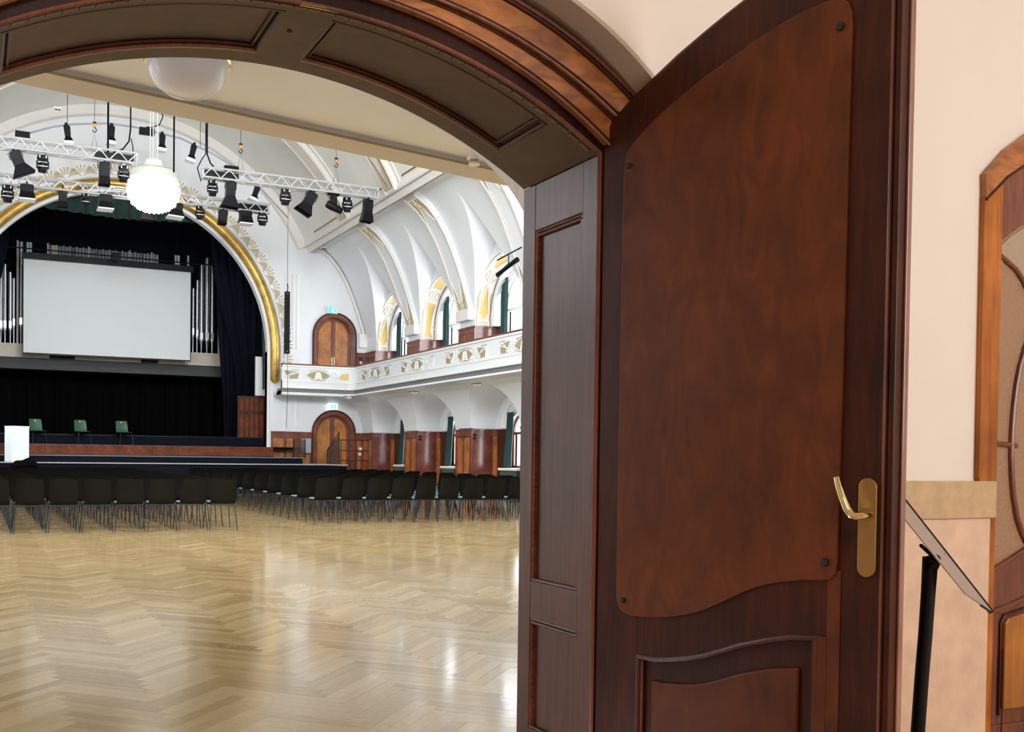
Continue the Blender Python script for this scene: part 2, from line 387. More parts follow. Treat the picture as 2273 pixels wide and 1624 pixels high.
# sealing strip of short segments along the front of the soffit
tot = 46
dm = MB().box(-.0222, .0222, 0, .020, -.0045, 0.002)
d0 = None
for i in range(tot):
    x = -.10 + 2.18 * (i + .5) / tot
    if d0 is None:
        d0 = dm.build('seal_segment', 'sealm'); o = d0
    else:
        o = d0.copy(); COL.objects.link(o)
    sl = math.atan2(-(x - .99), math.sqrt(2.02 ** 2 - (x - .99) ** 2))
    o.parent = dl; o.matrix_parent_inverse = Matrix.Translation(-Vector(dl.location))
    o.location = (x, 3.112, zin(x)); o.rotation_euler = (0, -sl, 0)
# keep plate of the top bolt
kp = MB().box(.94, 1.10, 3.05, 3.085, 2.735, 2.76); P(kp, 'bolt_keep', 'black')
kp = MB().box(.955, 1.085, 3.078, 3.096, 2.690, 2.700); P(kp, 'bolt_keep_lip', 'brass')
P(MB().lathe([(.009, 0), (.009, .006)], (.985, 3.31, zin(.985) - .003), 12), 'bolt_hole', 'hole')
# jambs: right one seen, left one mirrored
def jamb(side):
    def X(x): return x if side > 0 else 2 * DX - x
    def bx(x0, x1, *a): return MB().box(min(X(x0), X(x1)), max(X(x0), X(x1)), *a)
    ztop = 2.362
    P(bx(2.118, 2.15, 3.10, 3.635, 0, ztop), 'jamb_board', 'jamb')
    P(bx(2.100, 2.120, 3.540, 3.635, 0, ztop), 'jamb_stile', 'jamb', bevel=.002)
    P(bx(2.100, 2.120, 3.100, 3.195, 0, ztop), 'jamb_stile', 'jamb', bevel=.002)
    P(bx(2.101, 2.120, 3.195, 3.540, 2.175, ztop), 'jamb_rail', 'jamb', bevel=.002)
    P(bx(2.101, 2.120, 3.195, 3.540, .595, .745), 'jamb_rail', 'jamb', bevel=.002)
    P(bx(2.101, 2.120, 3.195, 3.540, 0, .14), 'jamb_rail', 'jamb', bevel=.002)
    for z0, z1 in ((.745, 2.175), (.14, .595)):
        P(bx(2.103, 2.120, 3.522, 3.541, z0, z1), 'jamb_moulding', 'lining')
        P(bx(2.104, 2.120, 3.195, 3.212, z0, z1), 'jamb_moulding', 'jamb')
        for zz in (z1 - .006, z1 - .020, z0 + .006):
            P(MB().tube([(X(2.108), 3.20, zz), (X(2.108), 3.535, zz)], .0065, 8), 'jamb_moulding', 'jamb', smooth=True)
    P(MB().tube([(X(2.106), 3.088, 0), (X(2.106), 3.088, ztop)], .013, 8), 'jamb_bead', 'orange_v', smooth=True)
    P(bx(2.12, 2.15, 3.05, 3.10, 0, 2.42), 'rebate_post', 'mahog')
jamb(1); jamb(-1)

# ------------------------------------------------ open door leaf (hinged at the right jamb, swung towards the camera)
LX = Matrix(((.2414, .9704, 0, 2.105), (-.9704, .2414, 0, 3.070), (0, 0, 1, 0), (0, 0, 0, 1)))
leaf = empty('door_1', (2.105, 3.070, 0), math.atan2(-.9704, .2414), 'tall arched mahogany door leaf standing open on the right, its upper half covered by a smooth board', 'door', kind='structure')
def LF(mb, name, m, parent=leaf, **k): return mb.build(name, m, parent, **k)
TOP = [(0, 2.435), (.126, 2.514), (.234, 2.566), (.318, 2.606), (.425, 2.648), (.51, 2.679), (.592, 2.706), (.70, 2.735), (.82, 2.757), (.95, 2.770), (1.059, 2.776)]
T = .045
OG = [(.190, .556), (.26, .556), (.323, .566), (.40, .583), (.468, .603), (.54, .632), (.603, .659), (.699, .691), (.78, .712), (.866, .722)]  # ogee head of the lower panel
LF(MB().prism([(0, 0.01)] + TOP[:1] + [(.126, 2.514), (.190, 2.546), (.190, .01)], 0, T), 'hinge_stile', 'mahog', bevel=.002)
LF(MB().prism([(.190, 2.30)] + [(.190, 2.546)] + TOP[2:8] + [(.866, 2.762), (.866, 2.30)], .001, T), 'top_rail', 'mahog', bevel=.002)
LF(MB().prism([(.866, .01), (.866, 2.762), (.95, 2.770), (1.059, 2.776), (1.059, .01)], 0, T), 'lock_stile', 'mahog', bevel=.002)
LF(MB().prism([(.190, 2.31), (.190, .70)] + OG + [(.866, 2.31)], .001, T), 'middle_rail', 'mahog')
LF(MB().prism([(.190, .01), (.866, .01), (.866, .13), (.190, .13)], .001, T), 'bottom_rail', 'mahog')
LF(MB().prism([(.190, .13)] + OG + [(.866, .13)], .022, T - .005), 'lower_panel', 'mahog')
og2 = [(.245, .478), (.30, .480), (.362, .488), (.42, .498), (.47, .513), (.54, .543), (.605, .571), (.70, .601), (.799, .621)]
LF(MB().prism([(.245, .19)] + og2 + [(.799, .19)], .008, .024), 'raised_field', 'board', bevel=.007)
LF(MB().tube([(u, .004, z) for u, z in OG], .010, 8), 'panel_moulding', 'jamb', smooth=True)
LF(MB().tube([(.193, .004, .556), (.193, .004, .13)], .009, 8), 'panel_moulding', 'jamb', smooth=True)
LF(MB().tube([(.863, .004, .722), (.863, .004, .13)], .009, 8), 'panel_moulding', 'board', smooth=True)
LF(MB().tube([(.205, .010, .543), (.205, .010, .13)], .006, 8), 'panel_moulding', 'mahog_l', smooth=True)
LF(MB().box(.851, .895, -.004, .02, .13, .73), 'stile_strip', 'board')  # lighter board tone stands for the orange sheen on the stile
LF(MB().box(.895, .935, -.003, .01, .02, .93), 'stile_strip', 'board')
# closing strip, rebated edge
LF(MB().prism([(1.060, .01), (1.060, 2.775), (1.078, 2.776), (1.078, .01)], .003, T + .012), 'meeting_stile', 'mahog', bevel=.003)
LF(MB().tube([(1.052, .001, .02), (1.052, .001, 2.77)], .004, 8), 'edge_bead', 'mahog_l', smooth=True)
LF(MB().box(1.0785, 1.085, .042, T + .022, .02, 2.765), 'edge_lip', 'mahog_bead', bevel=.002)
LF(MB().tube([(u, .02, z + .004) for u, z in TOP], .018, 8), 'top_edge', 'mahog', smooth=True)
# cover board with a wavy foot, four bolts
CB = [(.098, .80), (.100, .745), (.112, .716), (.135, .702), (.164, .697), (.220, .699), (.263, .704), (.330, .714), (.394, .730), (.440, .744), (.482, .762), (.525, .783), (.567, .805), (.615, .831), (.663, .853), (.71, .869), (.756, .880),
      (.82, .892), (.888, .898), (.908, .903), (.922, .920), (.927, .95), (.933, 1.5), (.937, 2.25), (.940, 2.50), (.937, 2.55), (.925, 2.580), (.905, 2.597), (.88, 2.603), (.851, 2.603), (.779, 2.599), (.735, 2.592), (.689, 2.582), (.626, 2.566), (.563, 2.546), (.496, 2.525), (.428, 2.504), (.321, 2.460), (.260, 2.434), (.208, 2.406), (.160, 2.374), (.126, 2.347), (.110, 2.32), (.103, 2.28), (.099, 1.75)]
cb = LF(MB().prism(CB, -.011, .0005), 'cover_board', 'board', bevel=.003, label='smooth orange-brown cover board with a wavy foot')
for (u, z), rr in zip(((.127, 2.285), (.906, 2.513), (.892, .952), (.134, .747)), (.010, .012, .012, .010)):
    m_ = MB(Matrix.Translation((u, -.011, z)) @ Matrix.Rotation(PI / 2, 4, 'X')); m_.lathe([(rr, 0), (rr, .006), (rr * .75, .010), (rr * .25, .011)], (0, 0, 0), 14)
    LF(m_, 'bolt', 'bolt', cb, smooth=True)
# brass plate and lever handle
pl = [(u, z) for u, z in [(1.013 + .0265 * math.cos(a), 1.177 + .0265 * math.sin(a)) for a in [PI * i / 10 for i in range(11)]]] + [(1.013 + .0265 * math.cos(a), .947 + .0265 * math.sin(a)) for a in [PI + PI * i / 10 for i in range(11)]]
hp = LF(MB().prism(pl, -.010, .001), 'handle_plate', 'brass_d', bevel=.002)
LF(MB().tube([(1.022, -.008, 1.100), (1.022, -.030, 1.099), (1.018, -.046, 1.098), (1.004, -.052, 1.095), (.992, -.054, 1.098), (.978, -.055, 1.115), (.962, -.054, 1.150), (.950, -.053, 1.183), (.944, -.053, 1.205)],
             [.011, .011, .0115, .0125, .013, .012, .011, .0105, .009], 12), 'lever', 'chromeb', hp, smooth=True)
LF(MB().box(.975, 1.0, -.014, -.010, 1.095, 1.10), 'plate_screw', 'brass', hp)

# ------------------------------------------------ second door in the foyer wall (right edge of the picture)
d2 = empty('door_2', (5.0, 2.88, 0), 0, 'orange mahogany glazed door with curved glazing bars at the right edge', 'door', kind='structure')
def P2(mb, name, m, **k): return P(mb, name, m, d2, **k)
def dcurve(x0, zs, rise, half=1.13, n=18, cx=5.0):
    out = []
    for i in range(n + 1):
        x = x0 + 2 * half * i / n
        out.append((x, zs + rise * math.sin(PI * min(max((x - x0) / (2 * half), 0), 1)) ** .78))
    return out
oc = [(3.857, 0)] + dcurve(3.857, 2.452, .46, 1.143) + [(6.143, 0)]
oc2 = [(3.862, 0)] + dcurve(3.862, 2.345, .42, 1.138) + [(6.138, 0)]
P2(MB().band(oc2[1:-1], oc[1:-1], 2.872, 2.93), 'arch_band', 'orange')
P2(MB().tube([(x, 2.872, z) for x, z in oc2[1:-1]], .006, 8), 'moulding', 'mahog', smooth=True)
P2(MB().prism([(3.935, 0), (3.935, 1.02), (3.862, 1.19), (3.859, 2.36), (3.968, 2.42), (3.968, 0)], 2.876, 2.93), 'frame_post', 'orange_v')
hd = dcurve(3.862, 2.34, .42, 1.138)
gl = dcurve(3.972, 2.185, .28, 1.028)
P2(MB().band([(x, z) for x, z in gl], [(x0, z0) for (x0, z0) in [(gl[i][0], interp(hd, gl[i][0])) for i in range(len(gl))]], 2.884, 2.93), 'door_head', 'mahog_l')
P2(MB().box(3.970, 3.985, 2.889, 2.93, 0, 2.20), 'stile', 'orange_v')
P2(MB().box(3.972, 6.03, 2.894, 2.899, .78, 2.40), 'glass', 'patglass')
up = [(3.975, 2.05), (3.985, 2.17), (4.045, 2.215), (4.137, 2.262), (4.6, 2.39), (5.0, 2.43), (5.0, 1.95), (4.5, 1.80), (4.2, 1.95), (4.146, 2.002), (4.078, 2.073), (3.998, 2.109)]
P2(MB().prism([(x, z) for x, z in up], 2.890, 2.8945), 'upper_glass', 'patglass2')
def curve_bar(pts, rr, mm): P2(MB().tube([(x, 2.890, z) for x, z in pts], rr, 8), 'glazing_bar', mm, smooth=True)
curve_bar([(3.978, 2.125), (4.02, 2.105), (4.078, 2.075), (4.12, 2.035), (4.16, 1.985), (4.20, 1.92), (4.25, 1.82)], .011, 'mahog_l')
curve_bar([(4.24, 1.93), (4.19, 1.83), (4.145, 1.74), (4.115, 1.66), (4.096, 1.58), (4.082, 1.48), (4.075, 1.381), (4.074, 1.28), (4.082, 1.188), (4.097, 1.10), (4.121, 1.014), (4.155, .95), (4.19, .905), (4.26, .84)], .013, 'mahog_l')
curve_bar([(3.975, 1.333), (4.105, 1.327)], .012, 'mahog_l')
P2(MB().prism([(3.966, .60), (3.966, .79), (4.10, .845), (4.186, .888), (4.4, .96), (5.0, 1.0), (5.0, .72), (4.5, .70), (4.195, .655), (4.05, .61)], 2.890, 2.93), 'lock_rail', 'mahog_l', bevel=.004)
P2(MB().tube([(3.966, 2.886, .795), (4.05, 2.886, .828), (4.186, 2.886, .886), (4.4, 2.886, .955)], .010, 8), 'rail_moulding', 'mahog_l', smooth=True)
P2(MB().tube([(3.966, 2.886, .62), (4.07, 2.886, .64), (4.195, 2.886, .675), (4.4, 2.886, .72)], .008, 8), 'rail_moulding', 'mahog_l', smooth=True)
P2(MB().box(3.968, 5.0, 2.898, 2.93, 0, .70), 'lower_frame', 'mahog_l')
P2(MB().prism([(4.058, .195), (4.058, .565), (4.075, .585), (4.197, .608), (4.5, .64), (4.9, .65), (4.9, .195)], 2.882, 2.90), 'lower_panel', 'door_o', bevel=.006)
P2(MB().tube([(4.040, 2.894, .17), (4.040, 2.894, .57), (4.06, 2.894, .60), (4.20, 2.894, .625)], .006, 8), 'panel_moulding', 'mahog', smooth=True)
P2(MB().box(3.97, 5.0, 2.888, 2.90, .05, .13), 'kick_rail', 'mahog_l', bevel=.005)
P2(MB().tube([(4.036, 2.876, .46), (4.036, 2.876, .06)], .003, 6), 'dark_rod', 'mahog', smooth=True)  # thin dark red-brown rod beside the lower panel

# ------------------------------------------------ music stand
ms = empty('music_stand', (2.79, 2.27, 0), 0, 'black music stand with a tilted flat desk between the door leaf and glazed door', 'music stand')
def PM(mb, name, m, **k): return P(mb, name, m, ms, **k)
N1, N2, F1, F2 = Vector((2.585, 2.211, 1.120)), Vector((2.789, 2.117, .848)), Vector((2.795, 2.393, 1.173)), Vector((3.10, 2.254, .757))
nrm = (N2 - N1).cross(F1 - N1).normalized()
N2b = N2 + (F2 - N2) * .08
def slab(pts, t, mm, name):
    m = MB(); k = len(pts); vs = [p for p in pts] + [p + nrm * t for p in pts]
    m.add(vs, [tuple(range(k)), tuple(range(2 * k - 1, k - 1, -1))] + [(i, (i + 1) % k, k + (i + 1) % k, k + i) for i in range(k)])
    return PM(m, name, mm)
slab([N1, N2, F2, F1], .004, 'deskgrey', 'desk')
PM(MB().tube([F1, F1 + (F2 - F1) * .97, F2], .009, 6), 'desk_rim', 'black')
PM(MB().tube([F2, F2 + (N2 - F2) * .4], .004, 6), 'desk_lip', 'black')
PM(MB().tube([N1.lerp(N2, .42) + Vector((-.005, 0, -.01)), N1.lerp(N2, .5).lerp(F1.lerp(F2, .5), .3) + Vector((0, 0, -.02)), N1.lerp(N2, .55).lerp(F1.lerp(F2, .55), .8)], .006, 6), 'desk_bracket', 'black')
PM(MB().tube([(2.738, 2.176, .955), (2.746, 2.192, .945), (2.749, 2.203, .925)], [.014, .022, .022], 10), 'tilt_joint', 'black', smooth=True)
PM(MB().tube([(2.702, 2.176, .952), (2.738, 2.186, .948)], [.011, .009], 8), 'clamp_knob', 'black', smooth=True)
PM(MB().tube([(2.748, 2.204, .955), (2.742, 2.204, .85), (2.734, 2.204, .724), (2.723, 2.205, .583), (2.712, 2.206, .408), (2.708, 2.208, .22), (2.706, 2.21, .05)], [.023, .021, .0205, .0205, .0205, .0205, .0205], 12), 'post', 'black', smooth=True)
PM(MB().lathe([(.15, 0), (.15, .012), (.05, .03), (.018, .06)], (2.706, 2.21, 0), 24), 'foot', 'black', smooth=True)

# =================================================================== HALL
floor = MB().box(-5.5, 14.7, 3.30, 35.2, -.08, -.012).build('floor', 'oak', kind='structure')
fm = floor.data.attributes.new('tone', 'FLOAT', 'POINT'); fm.data.foreach_set('value', [.4] * len(floor.data.vertices))
# herringbone boards
BW, NB = .075, 8
c45 = math.sqrt(.5)
boards = []
def brd(u, v, du, dv):
    g = .0009
    q = [(u + g, v + g), (u + du - g, v + g), (u + du - g, v + dv - g), (u + g, v + dv - g)]
    w = [((a - b) * c45 * BW + .02, (a + b) * c45 * BW + 3.0) for a, b in [(x / 1.0, y / 1.0) for x, y in q]]
    return w
for mI in range(-40, 90):
    for k in range(-520, 520):
        for H in (0, 1):
            if H: u, v, du, dv = k + mI * NB, k - mI * NB, NB, 1
            else: u, v, du, dv = NB + k + mI * NB, k + 1 - NB - mI * NB, 1, NB
            cu, cv = u + du / 2, v + dv / 2
            x = (cu - cv) * c45 * BW + .02; y = (cu + cv) * c45 * BW + 3.0
            if -4.7 < x < 13.9 and 3.45 < y < 31.2:
                g = .005
                pts = [((a - b) * c45 * BW + .02, (a + b) * c45 * BW + 3.0) for a, b in ((u + g, v + g), (u + du - g, v + g), (u + du - g, v + dv - g), (u + g, v + dv - g))]
                boards.append((x, y, pts, random.random() * .62 + (.14 if H else 0) + .10))
def board_mesh(lst):
    v = []; f = []; t = []
    for x, y, p, tone in lst:
        b = len(v); dz = random.uniform(-.0004, .0004)
        v += [(q[0], q[1], dz) for q in p] + [(q[0], q[1], -.013) for q in p]
        f += [(b, b + 1, b + 2, b + 3)] + [(b + i, b + 4 + i, b + 4 + (i + 1) % 4, b + (i + 1) % 4) for i in range(4)]
        t += [tone] * 8
    return v, f, t
def mk_boards(name, lst, parent, kind=None):
    v, f, t = board_mesh(lst); me = bpy.data.meshes.new(name); me.from_pydata(v, [], f); me.materials.append(M['oak'])
    a = me.attributes.new('tone', 'FLOAT', 'POINT'); a.data.foreach_set('value', t)
    o = bpy.data.objects.new(name, me); COL.objects.link(o); o.parent = parent
    if kind: o['kind'] = kind
    return o
def inview(b): return -.05 < b[0] < b[1] * .575 + .05 and b[1] > 3.9 and not (b[0] > 2.05 and b[1] < 3.95)
vis = sorted([b for b in boards if inview(b) and b[1] < 9], key=lambda b: b[0] ** 2 + b[1] ** 2)
near = vis[:300]; ids = {id(b) for b in near}
for b in near: mk_boards('plank', [b], floor)
mk_boards('plank_field', [b for b in boards if id(b) not in ids], floor, 'stuff')

# ------------------------------------------------ far wall with the stage arch
FY = 35.0
AR = 5.12
far = MB()
op = [(CX - AR, 0)] + [(CX + AR * math.cos(a), 4.98 + AR * math.sin(a)) for a in [PI - PI * i / 48 for i in range(49)]] + [(CX + AR, 0)]
far.band(op, [(p[0], 13.4) for p in op], FY, FY + .35)
far.box(-4.9, CX - AR, FY, FY + .35, 0, 13.4)
# right part has two door niches: build around them
far.box(CX + AR, 11.45, FY, FY + .35, 0, 13.4)
far.box(13.06, 14.8, FY, FY + .35, 0, 13.4)
far.box(11.45, 13.06, FY + .30, FY + .35, 0, 13.4)
dcx, dhw = 12.255, .805
def darch(z0, n=20): return [(dcx - dhw, z0)] + [(dcx + dhw * math.cos(PI - PI * i / n), z0 + 2.07 - .0 + dhw * math.sin(PI - PI * i / n)) for i in range(n + 1)] + [(dcx + dhw, z0)]
for z0, z1 in ((0.0, 3.55), (3.60, 13.4)):
    c = darch(z0); far.band(c, [(p[0], z1) for p in c], FY, FY + .30)
far.box(11.45, 13.06, FY, FY + .3, 3.5, 3.62)
wall_far = far.build('wall_far', 'white', kind='structure', fix=False)
def PF(mb, name, m, parent=wall_far, **k): return mb.build(name, m, parent, **k)
# rim, flat band and gilded roll round the stage arch
def archline(r, zend, n=64): return [(CX - r, zend)] + [(CX + r * math.cos(PI - PI * i / n), 4.98 + r * math.sin(PI - PI * i / n)) for i in range(n + 1)] + [(CX + r, zend)]
PF(MB().band(archline(AR - .02, 1.5), archline(AR + .07, 1.5), FY - .03, FY + .02), 'arch_rim', 'white2')
g = archline(5.38, 3.95)
g = [(x, z) for x, z in g]
rr = [.17] * len(g); 
gp = [(g[0][0], FY - .04, 3.82), (g[0][0], FY - .04, 3.88)] + [(x, FY - .04, z) for x, z in g] + [(g[-1][0], FY - .04, 3.88), (g[-1][0], FY - .04, 3.82)]
PF(MB().tube(gp, [.05, .12] + [.165] * len(g) + [.12, .05], 16), 'gilded_roll', 'gold', smooth=True)
PF(MB().tube([(x, FY - .02, z) for x, z in archline(5.61, 3.95)], .035, 8), 'arch_bead', 'white2', smooth=True)
# sunburst fans along the arch
fan_ = MB(); fp = [(.0, 0)] + [(.40 * math.cos(a) * (1 + .05 * (k % 2)), .40 * math.sin(a) * (1 + .05 * (k % 2))) for k, a in enumerate([math.radians(18) + math.radians(144) * i / 16 for i in range(17)])]
fan_.prism(fp, -.028, 0)
fr = MB()
for k in range(7):
    a = math.radians(26 + 128 * k / 6); ca, sa = math.cos(a), math.sin(a)
    w0, w1 = .014, .034
    p0 = (.13 * ca, .13 * sa); p1 = (.375 * ca, .375 * sa); nx, nz = -sa, ca
    fr.prism([(p0[0] - nx * w0, p0[1] - nz * w0), (p1[0] - nx * w1, p1[1] - nz * w1), (p1[0] + nx * w1, p1[1] + nz * w1), (p0[0] + nx * w0, p0[1] + nz * w0)], -.040, -.027)
fr.tube([(-.24, -.036, .05), (-.16, -.036, .11), (-.10, -.036, .05), (-.05, -.036, .02)], .014, 5)
fr.tube([(.24, -.036, .05), (.16, -.036, .11), (.10, -.036, .05), (.05, -.036, .02)], .014, 5)
f0 = fan_.build('sunburst_fan', 'white2', wall_far); f1 = fr.build('fan_rays', 'tan', f0)
nf = 34
locs = []
for i in range(nf):
    a = PI * (i + .5) / nf; locs.append((CX + 5.66 * math.cos(a), 4.98 + 5.66 * math.sin(a), a - PI / 2))
for i in range(2): locs += [(CX + 5.66, 4.72 - .48 * i, -PI / 2), (CX - 5.66, 4.72 - .48 * i, PI / 2)]
for i, (x, z, a) in enumerate(locs):
    o = f0 if i == 0 else copy_tree(f0, wall_far)
    o.location = (x, FY, z); o.rotation_euler = (0, -a, 0)
# wall-side arch where the barrel vault meets the wall, pilaster strips, sunk panel beside the stage
VR = 7.25; VZ = 5.70
va = [(CX + VR * math.cos(a), VZ + VR * math.sin(a)) for a in [math.radians(26) + math.radians(128) * i / 48 for i in range(49)]]
vb = [(CX + (VR - .34) * math.cos(a), VZ + (VR - .34) * math.sin(a)) for a in [math.radians(26) + math.radians(128) * i / 48 for i in range(49)]]
PF(MB().band(vb, va, FY - .12, FY + .02), 'wall_rib', 'rib')
for q in (vb,): PF(MB().tube([(x, FY - .12, z) for x, z in q], .03, 6), 'rib_moulding', 'ribline', smooth=True)
PF(MB().box(10.33, 10.43, FY - .05, FY, 2.12, 7.9), 'pilaster_strip', 'white')
PF(MB().box(9.80, 10.36, FY - .03, FY, 2.12, 4.2), 'pilaster_field', 'white')
PF(MB().box(10.52, 10.60, FY - .015, FY, 5.15, 7.81), 'sunk_panel_strip', 'steelgrey' if False else 'ribline')
for x0, x1 in ((10.50, 10.56), (10.66, 10.70), (10.80, 10.88)):
    PF(MB().box(x0, x1, FY - .04, FY, 5.12, 7.84), 'panel_strip', 'white2')
for x0, x1 in ((10.52, 10.57), (10.76, 10.82)): PF(MB().box(x0, x1, FY - .03, FY, 2.25, 3.25), 'panel_strip', 'white2')

# ------------------------------------------------ vaults
COVE = [(11.55, 8.88), (11.8, 8.80), (12.1, 8.58), (12.4, 8.24), (12.65, 7.86), (12.85, 7.46), (13.05, 7.0), (13.2, 6.6), (13.35, 6.15), (13.45, 5.80), (13.5, 5.62)]
def ridge(x): return 7.42 + max(0, (13.5 - x)) * .82
def mx(x, sx): return x if sx > 0 else 2 * CX - x
def cove_mesh(sx, name, COVE, ridge, zb, w, y0, y1, m='white', e1=1.25, e2=.88):
    # cove with a lunette in each bay; every cross-section has a vertex exactly on the crease
    mb = MB(); ys = []
    nY = int((y1 - y0) / .1); ys = [y0 + (y1 - y0) * i / nY for i in range(nY + 1)]
    for c in NICHES: ys += [c, c - w, c + w, c - w * .985, c + w * .985, c - w * .95, c + w * .95]
    ys = sorted(set(round(y, 4) for y in ys if y0 <= y <= y1))
    xa, xb = COVE[0][0], COVE[-1][0]; rows = []
    for y in ys:
        g = 0
        for c in NICHES:
            t = abs(y - c) / w
            if t < 1: g = (1 - t ** e1) ** e2
        lun = lambda x: zb + (ridge(x) - zb) * g
        xc = xb
        if g > 0:
            lo, hi = xa, xb
            if lun(hi) > interp(COVE, hi):
                for _ in range(30):
                    mid = (lo + hi) / 2
                    if lun(mid) > interp(COVE, mid): hi = mid
                    else: lo = mid
                xc = (lo + hi) / 2
        row = [(mx(xa + (xc - xa) * k / 22, sx), y, interp(COVE, xa + (xc - xa) * k / 22)) for k in range(23)]
        row += [(mx(xc + (xb - xc) * k / 8, sx), y, max(lun(xc + (xb - xc) * k / 8), interp(COVE, xb)) if g > 0 else interp(COVE, xb)) for k in range(1, 9)]
        rows.append(row)
    mb.strip(rows)
    ob = mb.build(name, m, None, smooth=True, fix=False); ob.data.set_sharp_from_angle(angle=math.radians(16)); return ob
ceiling = None
bv = MB()
rows = []
for i in range(61):
    a = math.radians(24 + 132 * i / 60); rows.append([(CX + VR * math.cos(a), y, VZ + VR * math.sin(a)) for y in (3.6, 12, 20, 28, FY + .02)])
bv.strip(rows)
ceiling = bv.build('ceiling', 'ceil', smooth=True, kind='structure', fix=False)
for sx in (1, -1):
    o = cove_mesh(sx, 'side_cove', COVE, ridge, 5.62, 1.48, 3.6, FY); o.parent = ceiling
    q = MB(); bs = [mx(x, sx) for x in (11.02, 11.62)]
    q.box(min(bs), max(bs), 3.6, FY, 8.86, 9.10)
    q.build('cornice_beam', 'rib', ceiling)
    for xx, zz, rr in ((11.05, 8.86, .05), (11.58, 8.86, .05), (11.3, 8.85, .03), (11.03, 9.08, .04)):
        MB().tube([(mx(xx, sx), 3.6, zz), (mx(xx, sx), FY, zz)], rr, 6).build('beam_moulding', 'rib', ceiling, smooth=True)
# ribs: cove rib pair pieces and barrel ribs at each pier
def rib_piece(sx, yc):
    hw = .36
    inner = [(mx(x - .10 if i else x, sx), z - .13) for i, (x, z) in enumerate(COVE)]
    outer = [(mx(x + .05, sx), z + .06) for x, z in COVE]
    MB().band(inner, outer, yc - hw, yc + hw).build('cove_rib', 'white', ceiling, smooth=True)
    for s in (-1, 1):
        MB().tube([(x, yc + s * hw, z) for x, z in inner], .045, 6).build('rib_edge', 'rib', ceiling, smooth=True)
        MB().tube([(x, yc + s * (hw - .09), z - .005) for x, z in inner], .018, 6).build('rib_line', 'ribline', ceiling, smooth=True)
    # ornament plates: a pair of pointed tan fields with a cross of pale strokes at the head and the foot of the rib
    for (za_, zb_, up) in ((inner[0][1] - .05, inner[3][1], 1), (inner[7][1], inner[-1][1] - .02, -1)):
        pts = []
        zz = sorted(inner, key=lambda p: p[1])
        for i in range(9):
            z = za_ + (zb_ - za_) * i / 8; x = interp([(p[1], p[0]) for p in zz], z); pts.append((x, z))
        nrm_ = []
        for i in range(9):
            a = pts[max(i - 1, 0)]; b = pts[min(i + 1, 8)]; tx, tz = b[0] - a[0], b[1] - a[1]; l = math.hypot(tx, tz)
            nx_, nz_ = tz / l, -tx / l
            if nx_ * sx > 0: nx_, nz_ = -nx_, -nz_
            nrm_.append((nx_, nz_))
        def at_(t, dy, o):
            k = min(int(t * 8), 7); f = t * 8 - k
            return (pts[k][0] + (pts[k + 1][0] - pts[k][0]) * f + nrm_[k][0] * o, yc + dy, pts[k][1] + (pts[k + 1][1] - pts[k][1]) * f + nrm_[k][1] * o)
        for s_ in (-1, 1):
            r0, r1 = [], []
            for i in range(9):
                t = i / 8; wd = .27 * ((1 - t) if up > 0 else t) ** .8 + .005
                r0.append(at_(t, s_ * .28, .02)); r1.append(at_(t, s_ * (.28 - wd), .02))
            m_ = MB(); m_.strip([r0, r1]); m_.strip([[at_(i / 8, s_ * .28, -.01) for i in range(9)], r0])
            m_.build('rib_ornament', 'tan', ceiling)
            MB().tube([at_(i / 8, s_ * (.27 - .27 * ((1 - i / 8) if up > 0 else i / 8) ** .8), .03) for i in range(9)], .016, 5).build('ornament_line', 'white2', ceiling)
        t0, t1 = (.02, .5) if up > 0 else (.98, .5)
        for s_ in (-1, 1): MB().tube([at_(t0 + (t1 - t0) * q / 4, s_ * (.26 - .52 * q / 4), .035) for q in range(5)], .014, 5).build('ornament_line', 'goldleaf', ceiling)
        MB().tube([at_(t0, -.27, .03), at_(t0, .27, .03)], .02, 5).build('ornament_line', 'white2', ceiling)
    # corbel
    xs = [mx(x, sx) for x in (13.30, 13.56)]
    MB().box(min(xs), max(xs), yc - .42, yc + .42, 5.28, 5.62).build('corbel', 'rib', ceiling, bevel=.03)
def barrel_rib(yc):
    hw = .36; a0, a1 = 26, 154
    def cur(r): return [(CX + r * math.cos(a), VZ + r * math.sin(a)) for a in [math.radians(a0 + (a1 - a0) * i / 48) for i in range(49)]]
    MB().band(cur(VR - .15), cur(VR + .03), yc - hw, yc + hw).build('barrel_rib', 'rib', ceiling, smooth=True)
    for s in (-1, 1):
        MB().tube([(x, yc + s * (hw - .02), z) for x, z in cur(VR - .16)], .035, 6).build('rib_edge', 'ribline', ceiling, smooth=True)
        MB().tube([(x, yc + s * (hw + .22), z) for x, z in cur(VR - .02)], .03, 6).build('rib_line', 'rib', ceiling, smooth=True)
    for sgn in (1, -1):
        aa = [math.radians(27 + 9 * i / 5) for i in range(6)]
        for s in (-1, 1):
            v = []
            for i, a in enumerate(aa):
                a = a if sgn > 0 else PI - a; r = VR - .17; wd = .25 * (1 - i / 5) + .02
                v.append(((CX + r * math.cos(a), yc + s * .27, VZ + r * math.sin(a)), (CX + r * math.cos(a), yc + s * (.27 - wd), VZ + r * math.sin(a))))
            k = len(v); q = MB().add([a for a, b in v] + [b for a, b in v] + [(a[0] * .998 + CX * .002, a[1], a[2] - .02) for a, b in v] + [(b[0] * .998 + CX * .002, b[1], b[2] - .02) for a, b in v], [(i, i + 1, k + i + 1, k + i) for i in range(k - 1)] + [(2 * k + i, 3 * k + i, 3 * k + i + 1, 2 * k + i + 1) for i in range(k - 1)])
            q.build('rib_ornament', 'tan', ceiling)
for y in PIERS[1:]:
    for sx in (1, -1): rib_piece(sx, y)
    barrel_rib(y)
